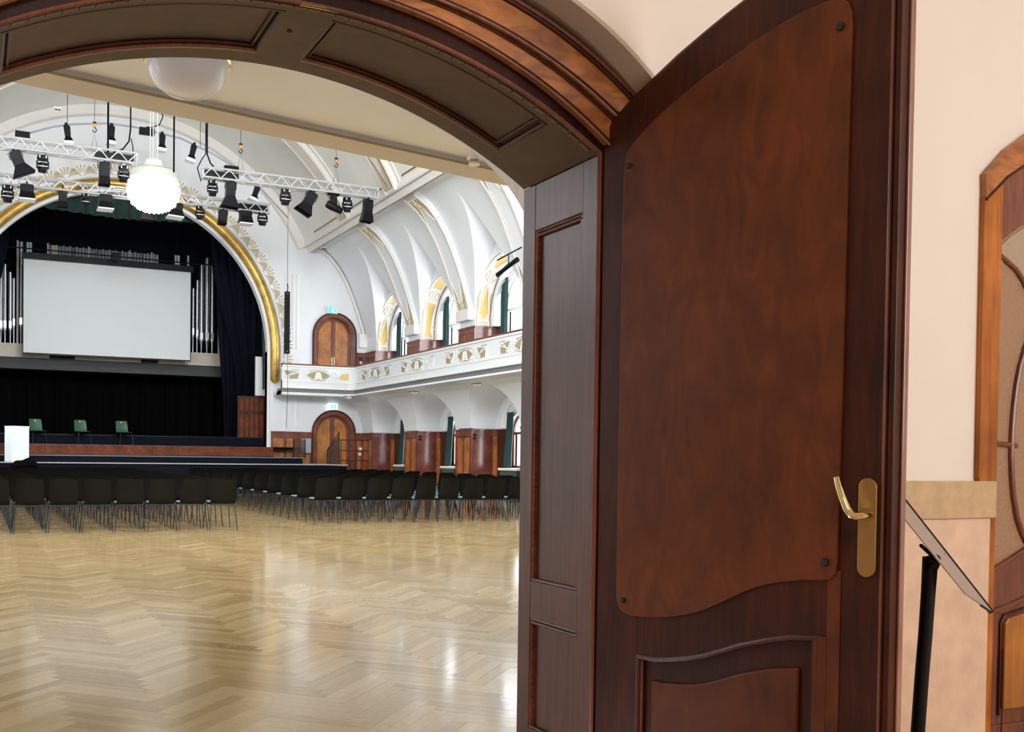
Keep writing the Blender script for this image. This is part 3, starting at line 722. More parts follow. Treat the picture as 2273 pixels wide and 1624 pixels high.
for sx in (1, -1):           # against the far wall there is only a moulding
    MB().tube([(mx(x - .06, sx), FY - .10, z - .08) for x, z in COVE], .06, 6).build('wall_moulding', 'rib', ceiling, smooth=True)
for y in PIERS[1:4]:            # dark red strip drawn for the slot line above the cornice in each bay
    for sx in (1, -1):
        xs = [mx(11.02, sx), mx(10.98, sx)]
        MB().box(min(xs), max(xs), y + .75, y + 3.15, 9.09, 9.14).build('slot_strip', 'mahog_l', ceiling)

# ------------------------------------------------ side walls with niches and windows
def arch_poly(c, h, zs, apex, n=16): return [(c - h * math.cos(PI * i / n), zs + (apex - zs) * math.sin(PI * i / n)) for i in range(n + 1)]
def side_wall(sx, name):
    mb = MB()
    def b(x0, x1, *a):
        xs = sorted((mx(x0, sx), mx(x1, sx))); mb.box(xs[0], xs[1], *a)
    ylist = NICHES
    ends = []
    for c in PIERS: ends.append((c - .5, c + .55 if c > 34 else c + .5))
    for a, e in ends: b(13.5, 14.7, a, e, 0, 7.4)
    b(13.5, 14.7, 3.6, 6.6, 0, 9.2)
    for c in NICHES:
        # upper niche arch (front plane X 13.5), fills up to the lunette
        A = arch_poly(c, 1.45, 5.45, 6.98)
        rows = []
        B = [(y, max(z + .02, 5.62 + 1.80 * max(0, 1 - (abs(y - c) / 1.48) ** 1.25) ** .88 + .03)) for y, z in A]
        x0, x1 = sorted((mx(13.5, sx), mx(13.62, sx)))
        mb.band([(y, z) for y, z in A], B, x0, x1, axis='x')
        # niche vault (soffit) from the front to the window wall
        rows = [[(mx(13.5, sx), y, z) for y, z in A], [(mx(14.22, sx), y, z - .12) for y, z in A]]
        mb.strip(rows)
        # window wall, two openings
        for z0, z1, cc, h, zs, ap, sill in ((3.6, 7.3, c, 1.08, 5.55, 6.62, 4.1), (0, 3.4, c, .62, 1.95, 2.52, .95)):
            o = [(cc - h, sill)] + arch_poly(cc, h, zs, ap) + [(cc + h, sill)]
            x0, x1 = sorted((mx(14.22, sx), mx(14.49, sx)))
            mb.band(o, [(p[0], z1) for p in o], x0, x1, axis='x')
            b(14.22, 14.49, c - 1.46, cc - h, z0, z1); b(14.22, 14.49, cc + h, c + 1.46, z0, z1)
            b(14.22, 14.49, cc - h, cc + h, z0, sill)
    # gallery floor slab against the wall, closing strip above the windows
    b(12.75, 14.6, 3.6, FY, 3.40, 3.52)
    return mb.build(name, 'white', kind='structure', fix=False)
wallR = side_wall(1, 'wall_right'); wallL = side_wall(-1, 'wall_left_hall')
# lower cove under the galleries
LC = [(12.3, 3.37), (12.7, 3.33), (12.95, 3.20), (13.12, 2.99), (13.26, 2.72), (13.36, 2.42), (13.40, 2.10)]
for sx, wl in ((1, wallR), (-1, wallL)):
    o = cove_mesh(sx, 'lower_cove', LC, lambda x: 3.345, 2.1, 1.44, 3.96, FY, e1=2.0, e2=.5); o.parent = wl
    # extrude the niche vault back to the window wall below the gallery
    for c in NICHES:
        ys = [c - 1.44 * math.cos(PI * i / 28) for i in range(29)]
        zz = [2.1 + 1.245 * math.sqrt(max(0, 1 - ((y - c) / 1.44) ** 2)) for y in ys]
        q = MB(); q.strip([[(mx(13.40, sx), y, z) for y, z in zip(ys, zz)], [(mx(14.23, sx), y, 2.1 + (z - 2.1) * .86) for y, z in zip(ys, zz)]])
        q.build('niche_vault', 'white', wl, smooth=True, fix=False)

# windows of the right wall
wn = 0
def window(sx, c, wall_parent):
    global wn
    for (h, zs, ap, sill, bars) in ((1.08, 5.55, 6.62, 4.1, (4.75, 5.55)), (.62, 1.95, 2.52, .95, (1.95,))):
        wn += 1
        w = empty('window_%d' % wn, (mx(14.37, sx), c, sill), kind='structure')
        o = [(c - h, sill)] + arch_poly(c, h, zs, ap) + [(c + h, sill)]
        i_ = [(c - h + .07, sill + .07)] + arch_poly(c, h - .07, zs, ap - .07) + [(c + h - .07, sill + .07)]
        def Q(mb, nm, m, **k):
            ob = mb.build(nm, m, None, **k); ob.parent = w; ob.matrix_parent_inverse = Matrix.Translation(-Vector(w.location))
        x0, x1 = sorted((mx(14.34, sx), mx(14.40, sx)))
        m_ = MB().band(i_, o, x0, x1, axis='x'); m_.box(x0, x1, c - h, c + h, sill, sill + .07); Q(m_, 'frame', 'whitep' if h > 1 else 'mahog_l')
        for z in bars: Q(MB().box(x0, x1, c - h + .05, c + h - .05, z - .035, z + .035), 'glazing_bar', 'whitep' if h > 1 else 'mahog_l')
        Q(MB().box(x0, x1, c - .03, c + .03, sill + .05, ap - .05), 'mullion', 'whitep' if h > 1 else 'mahog_l')
        xm = mx(14.37, sx)
        Q(MB().prism(i_, xm - .003, xm + .003, axis='x'), 'pane', 'glass')
for c in NICHES:
    for sx, wl in ((1, wallR), (-1, wallL)): window(sx, c, wl)

# painted niche reveals of the right wall: ochre fields with white relief strokes
def niche_art(c, variant):
    yf = c + 1.45          # far reveal, faces the camera
    xa, xb = 13.53, 13.99
    A = arch_poly(c, 1.45, 5.45, 6.98, 24)
    up = [p for p in A if p[0] >= c + .0]            # from apex to the spring on the far side
    up = sorted(up, key=lambda p: -p[0])             # spring first
    def surf(t, s):      # t along the reveal: 0 dado .. 1 spring .. 2 apex, s across 0..1 (X)
        x = xa + (xb - xa) * s
        if t <= 1: y, z = yf, 5.1 + .45 * t; ny, nz = -1, 0
        else:
            k = (t - 1) * (len(up) - 1); i = min(int(k), len(up) - 2); f = k - i
            y = up[i][0] + (up[i + 1][0] - up[i][0]) * f; z = up[i][1] + (up[i + 1][1] - up[i][1]) * f - .12 * s
            ny, nz = (c - y), (5.5 - z); l = math.hypot(ny, nz); ny /= l; nz /= l
        return Vector((x, y, z)), Vector((0, ny, nz))
    root = empty('niche_reveal', (13.76, yf, 5.6)); root.parent = wallR
    def Q(mb, nm, m, **k):
        ob = mb.build(nm, m, None, **k); ob.parent = root; ob.matrix_parent_inverse = Matrix.Translation(-Vector(root.location))
    def patch(t0, t1, w0, w1, m, off, nm, n=10, c0=.5):
        rows = []
        for i in range(n + 1):
            t = t0 + (t1 - t0) * i / n; w = w0(i / n) if callable(w0) else w0 + (w1 - w0) * i / n
            r = []
            for s in (c0 - w, c0 + w):
                p, q = surf(t, s); r.append(p + q * off)
            rows.append(r)
        mb = MB(); lo = [[(p[0], p[1], p[2]) for p in r] for r in rows]
        mb.strip(lo); 
        back = []
        for i in range(n + 1):
            t = t0 + (t1 - t0) * i / n; w = w0(i / n) if callable(w0) else w0 + (w1 - w0) * i / n
            back.append([tuple(surf(t, s)[0]) for s in (c0 - w, c0 + w)])
        mb.strip(back); mb.strip([[lo[i][0], back[i][0]] for i in range(n + 1)]); mb.strip([[lo[i][1], back[i][1]] for i in range(n + 1)])
        Q(mb, nm, m)
    def stroke(pts, rr, m='white2', off=.022, nm='relief_stroke'):
        L_ = []
        for t, s in pts:
            p, q = surf(t, s); L_.append(p + q * off)
        Q(MB().tube(L_, rr, 5), nm, m)
    patch(.0, 2.0, .49, .49, 'white2', .008, 'reveal_field', 24)
    if variant == 0:
        patch(.32, 1.42, lambda k: .04 + .32 * math.sin(PI * k) ** .9, 0, 'ochre', .016, 'ochre_field', 14)
        stroke([(.32, .5), (.86, .90), (1.42, .5)], .017); stroke([(.32, .5), (.86, .10), (1.42, .5)], .017)
        for s in (.10, .90): patch(.35, .75, lambda k: .05 * (1 - k), 0, 'tan', .014, 'tan_field', 6, s); patch(.88, 1.3, lambda k: .05 * k, 0, 'tan', .014, 'tan_field', 6, s)
        patch(1.66, 1.94, lambda k: .12 + .20 * k, 0, 'ochre', .016, 'ochre_field', 8)
        stroke([(1.62, .32), (1.95, .10)], .014); stroke([(1.62, .68), (1.95, .9)], .014)
    else:
        patch(.30, 1.40, lambda k: .32 - .12 * math.sin(PI * k), 0, 'ochre', .016, 'ochre_field', 14)
        patch(1.64, 1.98, .28, .32, 'ochre', .016, 'ochre_field', 10)
        stroke([(.3, .14), (.85, .26), (1.40, .14)], .016); stroke([(.3, .86), (.85, .74), (1.40, .86)], .016)
        stroke([(.75, .06), (.85, .06)], .022); stroke([(.75, .94), (.85, .94)], .022)
    # rosettes
    for tc, k in ((.16, .13), (1.52, .085)):
        patch(tc - k, tc + k, .38, .38, 'white2', .018, 'rosette_plate', 6)
        for q, rr_ in ((1.0, .012), (.42, .010)):
            stroke([(tc + q * k * math.cos(PI / 4 * i + PI / 8), .5 + q * .36 * math.sin(PI / 4 * i + PI / 8)) for i in range(9)], rr_, 'tan', .026)
        for i in range(4):
            a = PI / 2 * i + PI / 4; stroke([(tc + .45 * k * math.cos(a), .5 + .16 * math.sin(a)), (tc + 1.05 * k * math.cos(a), .5 + .38 * math.sin(a))], .010, 'tan', .028)
    stroke([(i / 12, .03) for i in range(25)], .016, 'tan', .012, 'reveal_edge'); stroke([(i / 12, .97) for i in range(25)], .016, 'tan', .012, 'reveal_edge')
    stroke([(i / 12, .99) for i in range(25)], .012, 'mahog_bead', .03, 'reveal_edge')
for i, c in enumerate(NICHES[:4]): niche_art(c, i % 2)
# moulded band round the upper windows
for c in NICHES[:4]:
    MB().band([(c - 1.20, 5.1)] + arch_poly(c, 1.20, 5.45, 6.72) + [(c + 1.20, 5.1)], [(c - 1.47, 5.1)] + arch_poly(c, 1.47, 5.45, 7.0) + [(c + 1.47, 5.1)], 13.995, 14.22, axis='x').build('inner_arch', 'white', wallR)
    for h, ap, rr, mm in ((1.16, 6.70, .03, 'white2'), (1.21, 6.73, .018, 'ribline')):
        q = [(c - h, 5.1)] + arch_poly(c, h, 5.45, ap) + [(c + h, 5.1)]
        MB().tube([(14.20, y, z) for y, z in q], rr, 6).build('window_moulding', mm, wallR, smooth=True)
    q = arch_poly(c, .74, 2.12, 2.68); MB().tube([(14.21, y, z) for y, z in q], .04, 6).build('window_moulding', 'white2', wallR, smooth=True)
    q = arch_poly(c, 1.0, 2.12, 2.90); MB().tube([(14.21, y, z) for y, z in q], .05, 6).build('window_moulding', 'white2', wallR, smooth=True)

# ------------------------------------------------ wainscot
def wains(root, o, ux, nx, w, z0, z1, npan, frame='mahog_l', pan='panel_o', dep=.03, band=.22, foot=.3):
    ux = Vector(ux); nx = Vector(nx)
    X = Matrix((( ux.x, nx.x, 0, o[0]), (ux.y, nx.y, 0, o[1]), (0, 0, 1, 0), (0, 0, 0, 1)))
    f = MB(X); f.box(0, w, 0, dep * .5, z0, z1)
    f.box(0, w, 0, dep, z1 - band, z1); f.box(0, w, 0, dep, z0, z0 + foot)
    f.box(0, w, 0, dep + .03, z1 - .05, z1)
    st_ = .07; gap = (w - st_ * (npan + 1)) / npan
    for i in range(npan + 1):
        f.box(i * (gap + st_), i * (gap + st_) + st_, 0, dep, z0 + foot, z1 - band)
    fo = f.build('wainscot_frame', frame, None); fo.parent = root
    for i in range(npan):
        a = st_ + i * (gap + st_)
        p = MB(X); p.box(a + .02, a + gap - .02, dep * .4, dep * .8, z0 + foot + .03, z1 - band - .03)
        po = p.build('wainscot_panel', pan, None); po.parent = fo
wl = wall_far
wains(wl, (9.86, FY, 0), (1, 0, 0), (0, -1, 0), 1.56, 0, 2.10, 3)
wains(wl, (13.10, FY, 0), (1, 0, 0), (0, -1, 0), .32, 0, 2.10, 1)
wains(wl, (13.12, FY, 0), (1, 0, 0), (0, -1, 0), .9, 3.55, 5.10, 3, 'mahog_l', 'mahog', band=.12, foot=.2)
for i, c in enumerate(PIERS[:5]):
    y0, y1 = c - .5, c + .5
    if i == 0: y1 = 35.0
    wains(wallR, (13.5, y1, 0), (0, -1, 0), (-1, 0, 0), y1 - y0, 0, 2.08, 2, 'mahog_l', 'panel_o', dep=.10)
    wains(wallR, (13.40, y0, 0), (1, 0, 0), (0, -1, 0), .74, 0, 2.08, 1, 'lit_mahog', 'lit_mahog', foot=.35)
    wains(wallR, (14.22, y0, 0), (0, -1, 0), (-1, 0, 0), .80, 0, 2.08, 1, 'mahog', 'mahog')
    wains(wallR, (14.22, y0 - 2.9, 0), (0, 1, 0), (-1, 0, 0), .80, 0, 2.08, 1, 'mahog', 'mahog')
    MB().box(14.05, 14.22, y0 - .16, y0 - .12, .0, 2.08).build('wainscot_return', 'mahog_l', wallR)
    MB().box(14.07, 14.20, y0 - .175, y0 - .16, .38, 1.86).build('wainscot_panel', 'panel_o', wallR)
    # gallery dado
    wains(wallR, (13.5, y1, 0), (0, -1, 0), (-1, 0, 0), y1 - y0, 3.52, 5.10, 2, 'mahog_l', 'mahog_l', dep=.05, band=.2, foot=.2)
    wains(wallR, (13.46, y0, 0), (1, 0, 0), (0, -1, 0), .76, 3.52, 5.10, 1, 'lit_mahog', 'lit_mahog', band=.2, foot=.2)
    wains(wallR, (14.22, y0, 0), (0, -1, 0), (-1, 0, 0), .34, 3.52, 5.10, 1, 'mahog', 'mahog', band=.2, foot=.2)
    wains(wallR, (14.22, y0 - 2.9, 0), (0, 1, 0), (-1, 0, 0), .34, 3.52, 5.10, 1, 'mahog', 'mahog', band=.2, foot=.2)
for c in PIERS[1:4]:          # twin wall sockets / switches on the pier faces
    for z in (1.88, 1.78): MB().box(13.46, 13.56, c - .545, c - .53, z, z + .055).build('wall_speaker', 'black', wallR)

# ------------------------------------------------ doors of the far wall
def far_door(z0, name, label, extra=0):
    d = empty(name, (dcx, FY + .2, z0), 0, label, 'door', kind='structure')
    def Q(mb, nm, m, par=None, **k):
        ob = mb.build(nm, m, None, **k)
        if par is None: ob.parent = d; ob.matrix_parent_inverse = Matrix.Translation(-Vector(d.location))
        else: ob.parent = par
        return ob
    zs = z0 + 2.07
    def ar(h, n=20, zb=z0): return [(dcx - h, zb)] + [(dcx + h * math.cos(PI - PI * i / n), zs + h * math.sin(PI - PI * i / n)) for i in range(n + 1)] + [(dcx + h, zb)]
    Q(MB().band(ar(.72), ar(.86), FY - .05, FY + .05), 'casing', 'mahog_l')
    Q(MB().band(ar(.67), ar(.74), FY - .01, FY + .25), 'reveal', 'mahog_l')
    Q(MB().tube([(x, FY - .05, z) for x, z in ar(.84)], .03, 6), 'casing_moulding', 'mahog', smooth=True)
    for s in (-1, 1):
        hh = .67; pts = [(dcx + s * .01, z0)] + [(dcx + s * max(.01, hh * math.sin(PI / 2 * i / 12)), zs + hh * math.cos(PI / 2 * i / 12)) for i in range(13)] + [(dcx + s * hh, z0)]
        lf = Q(MB().prism(pts, FY + .18, FY + .22), 'door_leaf', 'mahog_l')
        hh = .54; pts = [(dcx + s * .09, z0 + .25)] + [(dcx + s * (.09 + (hh - .06) * math.sin(PI / 2 * i / 12)), zs + hh * math.cos(PI / 2 * i / 12)) for i in range(13)] + [(dcx + s * (hh + .03), z0 + .25)]
        Q(MB().prism(pts, FY + .165, FY + .185), 'door_panel', 'door_o', lf)
        Q(MB().box(dcx + s * .045 - .018, dcx + s * .045 + .018, FY + .13, FY + .17, z0 + .95, z0 + 1.3), 'handle_plate', 'chromeb', lf)
        Q(MB().tube([(dcx + s * .045, FY + .12, z0 + 1.12), (dcx + s * .13, FY + .11, z0 + 1.12)], .014, 6), 'handle', 'chromeb', lf)
    Q(MB().box(dcx - .03, dcx + .03, FY + .14, FY + .18, z0, zs + .66), 'astragal', 'mahog_l')
    return d
far_door(0.0, 'door_3', 'arched double mahogany door at stage level under the gallery')
far_door(3.60, 'door_4', 'arched double mahogany door up on the gallery')

# ------------------------------------------------ rear gallery slab above the entrance (its edge crosses the view)
eg = [(-4.8, 6.02), (-1.0, 6.60), (4.6, 7.67), (10.2, 6.60), (14.0, 5.87)]
q = MB(); 
def off_e(d): return [(x, y + d) for x, y in eg]
poly = [(-4.8, 3.9)] + eg + [(14.0, 3.9)]
g_ = empty('rear_gallery', (CX, 5.5, 3.6), 0, 'cream underside and beige edge of the gallery over the entrance', 'gallery', kind='structure')
P(MB().prism(poly, 3.64, 3.95, axis='z'), 'soffit_slab', 'soffitp', g_)
P(MB().band(off_e(-.30), off_e(.0), 3.595, 3.645, axis='z'), 'edge_band', 'beamtrim', g_)
P(MB().band(off_e(-.02), off_e(.02), 3.60, 4.9, axis='z'), 'parapet', 'white', g_)
P(MB().tube([(x, y - .30, 3.597) for x, y in eg], .009, 6), 'edge_moulding', 'tan_d', g_)

# ------------------------------------------------ side gallery (right): parapet, rail, mouldings, ornament
gal = empty('side_gallery', (12.7, 28.0, 3.4), 0, 'white gallery parapet with ochre and tan ornament on the right side', 'gallery', kind='structure')
GP = [(9.92, 33.95), (12.35, 33.95)] + [(12.35 + .37 * math.sin(PI / 2 * i / 6), 33.95 - .47 + .47 * math.cos(PI / 2 * i / 6)) for i in range(1, 7)] + [(12.70, 31), (12.68, 27.0), (12.70, 22.0), (12.70, 3.96)]
def offp(pts, d):
    out = []
    for i, p in enumerate(pts):
        a = Vector(pts[max(i - 1, 0)]); b = Vector(pts[min(i + 1, len(pts) - 1)]); t = (b - a).normalized()
        out.append((p[0] + t.y * d, p[1] - t.x * d))
    return out       # positive d -> towards the hall
def gband(d0, d1, z0, z1, nm, m, **k): return P(MB().band(offp(GP, d0), offp(GP, d1), z0, z1, axis='z'), nm, m, gal, **k)
gband(-.02, .10, 3.60, 4.42, 'parapet', 'white')
gband(-.05, .13, 4.42, 4.475, 'handrail', 'mahog_l')
gband(-.02, .14, 4.37, 4.42, 'rail_moulding', 'white2')
gband(-.02, .16, 3.84, 3.88, 'base_moulding', 'white2')
gband(-.02, .14, 3.66, 3.84, 'base_moulding', 'white')
gband(-.02, .19, 3.60, 3.68, 'base_moulding', 'white2')
gband(-.5, .10, 3.46, 3.60, 'grey_band', 'greyband')  # plain grey band under the base moulding
gband(-.6, .17, 3.37, 3.46, 'lower_lip', 'white')
gs = [(9.92, 33.95)] + [(12.5, 33.95), (12.6, 33.7), (12.72, 33.4), (12.72, 3.96), (14.3, 3.96), (14.3, 34.99), (9.92, 34.99)]
P(MB().prism(gs, 3.38, 3.52, axis='z'), 'gallery_floor', 'white', gal)
def emboss(o, ux, nx, kind, w, h=.36, z=3.90):
    X = Matrix(((ux[0], nx[0], 0, o[0]), (ux[1], nx[1], 0, o[1]), (0, 0, 1, z), (0, 0, 0, 1)))
    base = None
    m_ = MB(X)
    if kind == 'oval': poly = [(w * .02, h * .5), (w * .2, h * .82), (w * .5, h * 1.0), (w * .8, h * .82), (w * .98, h * .5), (w * .8, h * .18), (w * .5, 0), (w * .2, h * .18)]
    elif kind == 'left': poly = [(w * .1, h * .1), (w * .05, h * .8), (w * .95, h * .95), (w * .8, h * .4), (w * .6, h * .05)]
    elif kind == 'right': poly = [(w * .9, h * .1), (w * .95, h * .8), (w * .05, h * .95), (w * .2, h * .4), (w * .4, h * .05)]
    else: poly = [(w * .0, h * .45), (w * .1, h * .2), (w * .9, h * .1), (w, h * .3), (w * .95, h * .9), (w * .2, h * .75)]
    m_.prism(poly, 0, .012)
    base = P(m_, 'relief_panel', 'tan_d' if kind != 'gilt' else 'goldleaf', gal)
    def sk(pts, r=.015, mm='white2'):
        t = MB(X); t.tube([(a * w, .018, b * h) for a, b in pts], r, 5); ob = t.build('relief_stroke', mm, None); ob.parent = base; ob.matrix_parent_inverse = base.matrix_world.inverted() if False else Matrix.Translation(-Vector(gal.location)) if False else Matrix.Identity(4); ob.matrix_parent_inverse = Matrix.Translation(Vector((0, 0, 0)))
    if kind != 'gilt': sk([p for p in [(a / w, b / h) for a, b in poly]] + [(poly[0][0] / w, poly[0][1] / h)], .013)
    if kind == 'oval':
        t = MB(X); t.prism([(w * .36, h * .15), (w * .42, h * .85), (w * .58, h * .85), (w * .64, h * .15)], .010, .022); ob = t.build('relief_plate', 'white2', None); ob.parent = base
        sk([(.35, .1), (.42, .8)]); sk([(.65, .1), (.58, .8)]); sk([(.45, .3), (.55, .3)], .01, 'tan'); sk([(.46, .55), (.54, .55)], .01, 'tan')
        for s in (0, 1):
            a = .02 if s == 0 else .98; d = 1 if s == 0 else -1
            sk([(a - .05 * d, .95), (a + .16 * d, .75)], .016); sk([(a - .05 * d, .05), (a + .16 * d, .28)], .016); sk([(a - .08 * d, .7), (a + .06 * d, .6)], .012)
            sk([(a + .18 * d, .12), (.5, -.06)], .012, 'tan'); sk([(a + .10 * d, .95), (.5, 1.10)], .012, 'tan')
    elif kind in ('left', 'right'):
        f = (lambda a: a) if kind == 'left' else (lambda a: 1 - a)
        sk([(f(.05), .75), (f(.85), .35)], .022); sk([(f(.2), .95), (f(.55), .6)], .014); sk([(f(.9), .1), (f(.6), .3)], .02); sk([(f(1.0), .6), (f(1.12), .5)], .012); sk([(f(1.0), .3), (f(1.1), .2)], .012)
        sk([(f(.02), 1.0), (f(.5), .98)], .012, 'tan')
    else:
        sk([(-.3, .95), (-.05, .5), (-.3, .05)], .02); sk([(-.4, .5), (0, .4)], .012); sk([(1.02, .6), (1.2, .65)], .012); sk([(1.02, .35), (1.2, .3)], .012)
# P() sets a parent inverse, so strokes are parented in world space below each relief panel
for (y, kind, w) in ((33.0, 'left', .62), (32.2, 'oval', 1.05), (30.95, 'right', .62), (29.5, 'left', .62), (28.75, 'oval', 1.05), (27.55, 'right', .62), (26.2, 'left', .62), (25.45, 'oval', 1.05), (24.25, 'right', .62), (22.95, 'left', .62), (22.2, 'oval', 1.05), (21.0, 'right', .62)):
    emboss((12.595, y, 0), (0, -1), (-1, 0), kind, w)
for (x, kind, w) in ((9.95, 'right', .62), (10.78, 'oval', .95), (12.05, 'gilt', .58)):
    emboss((x, 33.85, 0), (1, 0), (0, -1), kind, w)

# gallery soffit lamps
def soffit_lamp(x, y, i):
    d = empty('ceiling_lamp', (x, y, (3.37, 3.325, 3.335)[i]), 0, 'small white dome lamp under the side gallery, %s' % ('nearest the far door', 'middle one of three', 'nearest the entrance')[i], 'lamp', 'dome lamps under the side gallery')
    MB().lathe([(.15, 0), (.155, -.02), (.15, -.035)], (0, 0, 0), 20).build('rim', 'brass_d', d, smooth=True)
    MB().lathe([(.14, -.03), (.13, -.06), (.09, -.09), (.03, -.105)], (0, 0, 0), 20).build('glass_bowl', 'whitep', d, smooth=True)
for i, (x, y) in enumerate(((12.25, 33.4), (12.85, 29.0), (13.0, 25.0))): soffit_lamp(x, y, i)

# ------------------------------------------------ stage house
sh = MB(); x0, x1 = CX - 6.2, CX + 6.2
sh.box(x0 - .1, x0, FY + .35, 42, 1.4, 11); sh.box(x1, x1 + .1, FY + .35, 42, 1.4, 11); sh.box(x0, x1, 42, 42.1, 1.4, 11); sh.box(x0, x1, FY + .3, 42, 10.9, 11)
sh.build('wall_stage', 'void', kind='structure')
stage = empty('stage', (CX, 34.3, 0), 0, 'raised stage floor with a red-brown plank edge across the arch', 'stage', kind='structure')
P(MB().box(x0, x1, 34.35, 42, 1.46, 1.52), 'stage_floor', 'void', stage)
for i in range(7):
    a = -.6 + i * 1.5
    P(MB().box(a, min(a + 1.499, 9.75), 34.30, 34.36, 1.19, 1.50), 'edge_board', 'lining', stage)
P(MB().box(-.6, 9.75, 34.27, 34.40, 1.495, 1.515), 'edge_nosing', 'mahog_l', stage)
P(MB().box(-.6, 9.75, 34.26, 34.30, 1.165, 1.20), 'edge_strip', 'leg', stage)
P(MB().box(-.6, 9.75, 34.36, 34.5, 0, 1.2), 'stage_front', 'void', stage)
b2 = empty('stage_step', (CX, 36.0, 1.52), 0, 'long low black step standing across the back of the stage', 'platform')
P(MB().box(CX - 5.1, 9.72, 35.4+.35, 36.25, 1.53, 1.84), 'step_body', 'navy', b2); P(MB().box(CX - 5.1, 9.72, 35.72, 36.25, 1.84, 1.875), 'step_top', 'black', b2)
pb = empty('upper_podium', (CX, 32.5, 0), 0, 'black skirted podium in front of the stage, upper tier', 'platform')
P(MB().box(-1.2, 10.28, 32.5, 34.25, .955, 1.14), 'podium_skirt', 'navy', pb); P(MB().box(-1.25, 10.30, 32.47, 34.26, 1.14, 1.165), 'podium_top', 'greyband', pb)
p1 = empty('lower_podium', (CX, 31.5, 0), 0, 'wide black podium with a pale front edge, lower tier behind the last chairs', 'platform')
P(MB().box(-1.6, 11.52, 31.52, 34.25, .0, .89), 'podium_skirt', 'navy', p1); P(MB().box(-1.65, 11.56, 31.48, 34.26, .918, .950), 'podium_top', 'podline', p1)

# back curtains, valance, side curtains
def curtain(name, pts_top, pts_bot, z_top, z_bot, m, label, cat='curtain', amp=.07, fold=.28, kind=None, nz=6, group=None):
    # pts: list of (x, y) plan points for top and bottom, folds along the way
    mb = MB(); rows = []
    n = 0
    def resample(pts, N):
        L = [0]
        for a, b in zip(pts, pts[1:]): L.append(L[-1] + math.dist(a, b))
        out = []
        for i in range(N + 1):
            d = L[-1] * i / N
            for k in range(len(L) - 1):
                if d <= L[k + 1] + 1e-9:
                    t = (d - L[k]) / max(L[k + 1] - L[k], 1e-9); a, b = pts[k], pts[k + 1]
                    tx, ty = (b[0] - a[0]), (b[1] - a[1]); l = math.hypot(tx, ty) or 1
                    out.append((a[0] + tx * t, a[1] + ty * t, -ty / l, tx / l)); break
        return out, L[-1]
    T_, Lt = resample(pts_top, 2); N = max(12, int(Lt / fold * 8))
    T_, _ = resample(pts_top, N); B_, _ = resample(pts_bot, N)
    for j in range(nz + 1):
        t = j / nz; r = []
        for i in range(N + 1):
            a, b = T_[i], B_[i]; zt = z_top(a[0]) if callable(z_top) else z_top; zb = z_bot(a[0]) if callable(z_bot) else z_bot
            w = amp * (.55 + .45 * t) * math.sin(2 * PI * i / 8 + .8 * math.sin(i * .37))
            s = t * t * (3 - 2 * t) if pts_top != pts_bot else t
            r.append((a[0] + (b[0] - a[0]) * s + a[2] * w, a[1] + (b[1] - a[1]) * s + a[3] * w, zt + (zb - zt) * t))
        rows.append(r)
    mb.strip(rows)
    o = mb.build(name, m, None, smooth=True, fix=False)
    return tag(o, label, cat, group)
curtain('stage_backdrop', [(-1.4, 41.0), (10.6, 41.0)], [(-1.4, 41.0), (10.6, 41.0)], 10.2, 1.52, 'void', 'black folded curtain hanging at the back of the stage below the organ', amp=.10, fold=.5)
curtain('upper_drape', [(-1.4, 40.6), (10.6, 40.6)], [(-1.4, 40.6), (10.6, 40.6)], 10.7, 5.0, 'navy', 'dark navy cloth behind and above the organ pipes', amp=.015, fold=1.2)
zc = lambda x: 4.98 + math.sqrt(max(0, 5.3 ** 2 - (x - CX) ** 2))
curtain('green_valance', [(CX - 3.4, 35.75), (CX + 3.4, 35.75)], [(CX - 3.4, 35.75), (CX + 3.4, 35.75)], lambda x: zc(x) + .1, lambda x: 9.36 - .0 * x + .045 * abs(x - CX), 'greenc', 'dark green pleated valance hanging at the top of the stage arch', amp=.09, fold=.36)
curtain('navy_side_curtain', [(8.10, 37.4), (10.2, 36.4)], [(9.10, 37.2), (9.95, 36.75)], 9.4, 3.45, 'navy', 'navy side curtain gathered to the right of the screen', amp=.10, fold=.30, nz=14)
curtain('navy_leg_curtain', [(8.35, 37.6), (9.3, 37.5)], [(8.75, 37.6), (9.15, 37.5)], 8.6, 1.6, 'navy', 'narrow navy curtain reaching the stage floor on the right', amp=.08, fold=.25, nz=10)
curtain('green_side_curtain', [(9.65, 35.9), (10.1, 35.6)], [(9.78, 35.9), (10.1, 35.6)], 8.3, 3.66, 'greenc', 'dark green curtain edge just inside the right of the arch', amp=.05, fold=.2, nz=10)
curtain('navy_left_curtain', [(-1.0, 36.4), (1.1, 37.4)], [(-.75, 36.6), (.1, 37.2)], 9.4, 3.45, 'navy', 'navy side curtain left of the organ', amp=.10, fold=.30, nz=14)
# mahogany panelling inside the stage, right side
sp = empty('stage_panelling', (9.5, 36.5, 1.5), 0, 'red mahogany panelling inside the arch right of the dark curtains', 'wall panelling')
P(MB().box(8.95, 10.2, 36.30, 36.40, 1.53, 3.42), 'panel_frame', 'mahog', sp)
for i in range(6): P(MB().box(9.03 + i * .19, 9.17 + i * .19, 36.27, 36.31, 1.75, 2.75), 'panel', 'lining', sp)
for i in range(6): P(MB().box(9.03 + i * .19, 9.17 + i * .19, 36.27, 36.31, 2.85, 3.32), 'panel', 'lining', sp)
P(MB().box(9.62, 10.05, 36.3, 36.4, 3.45, 4.9), 'white_board', 'whitep', sp)

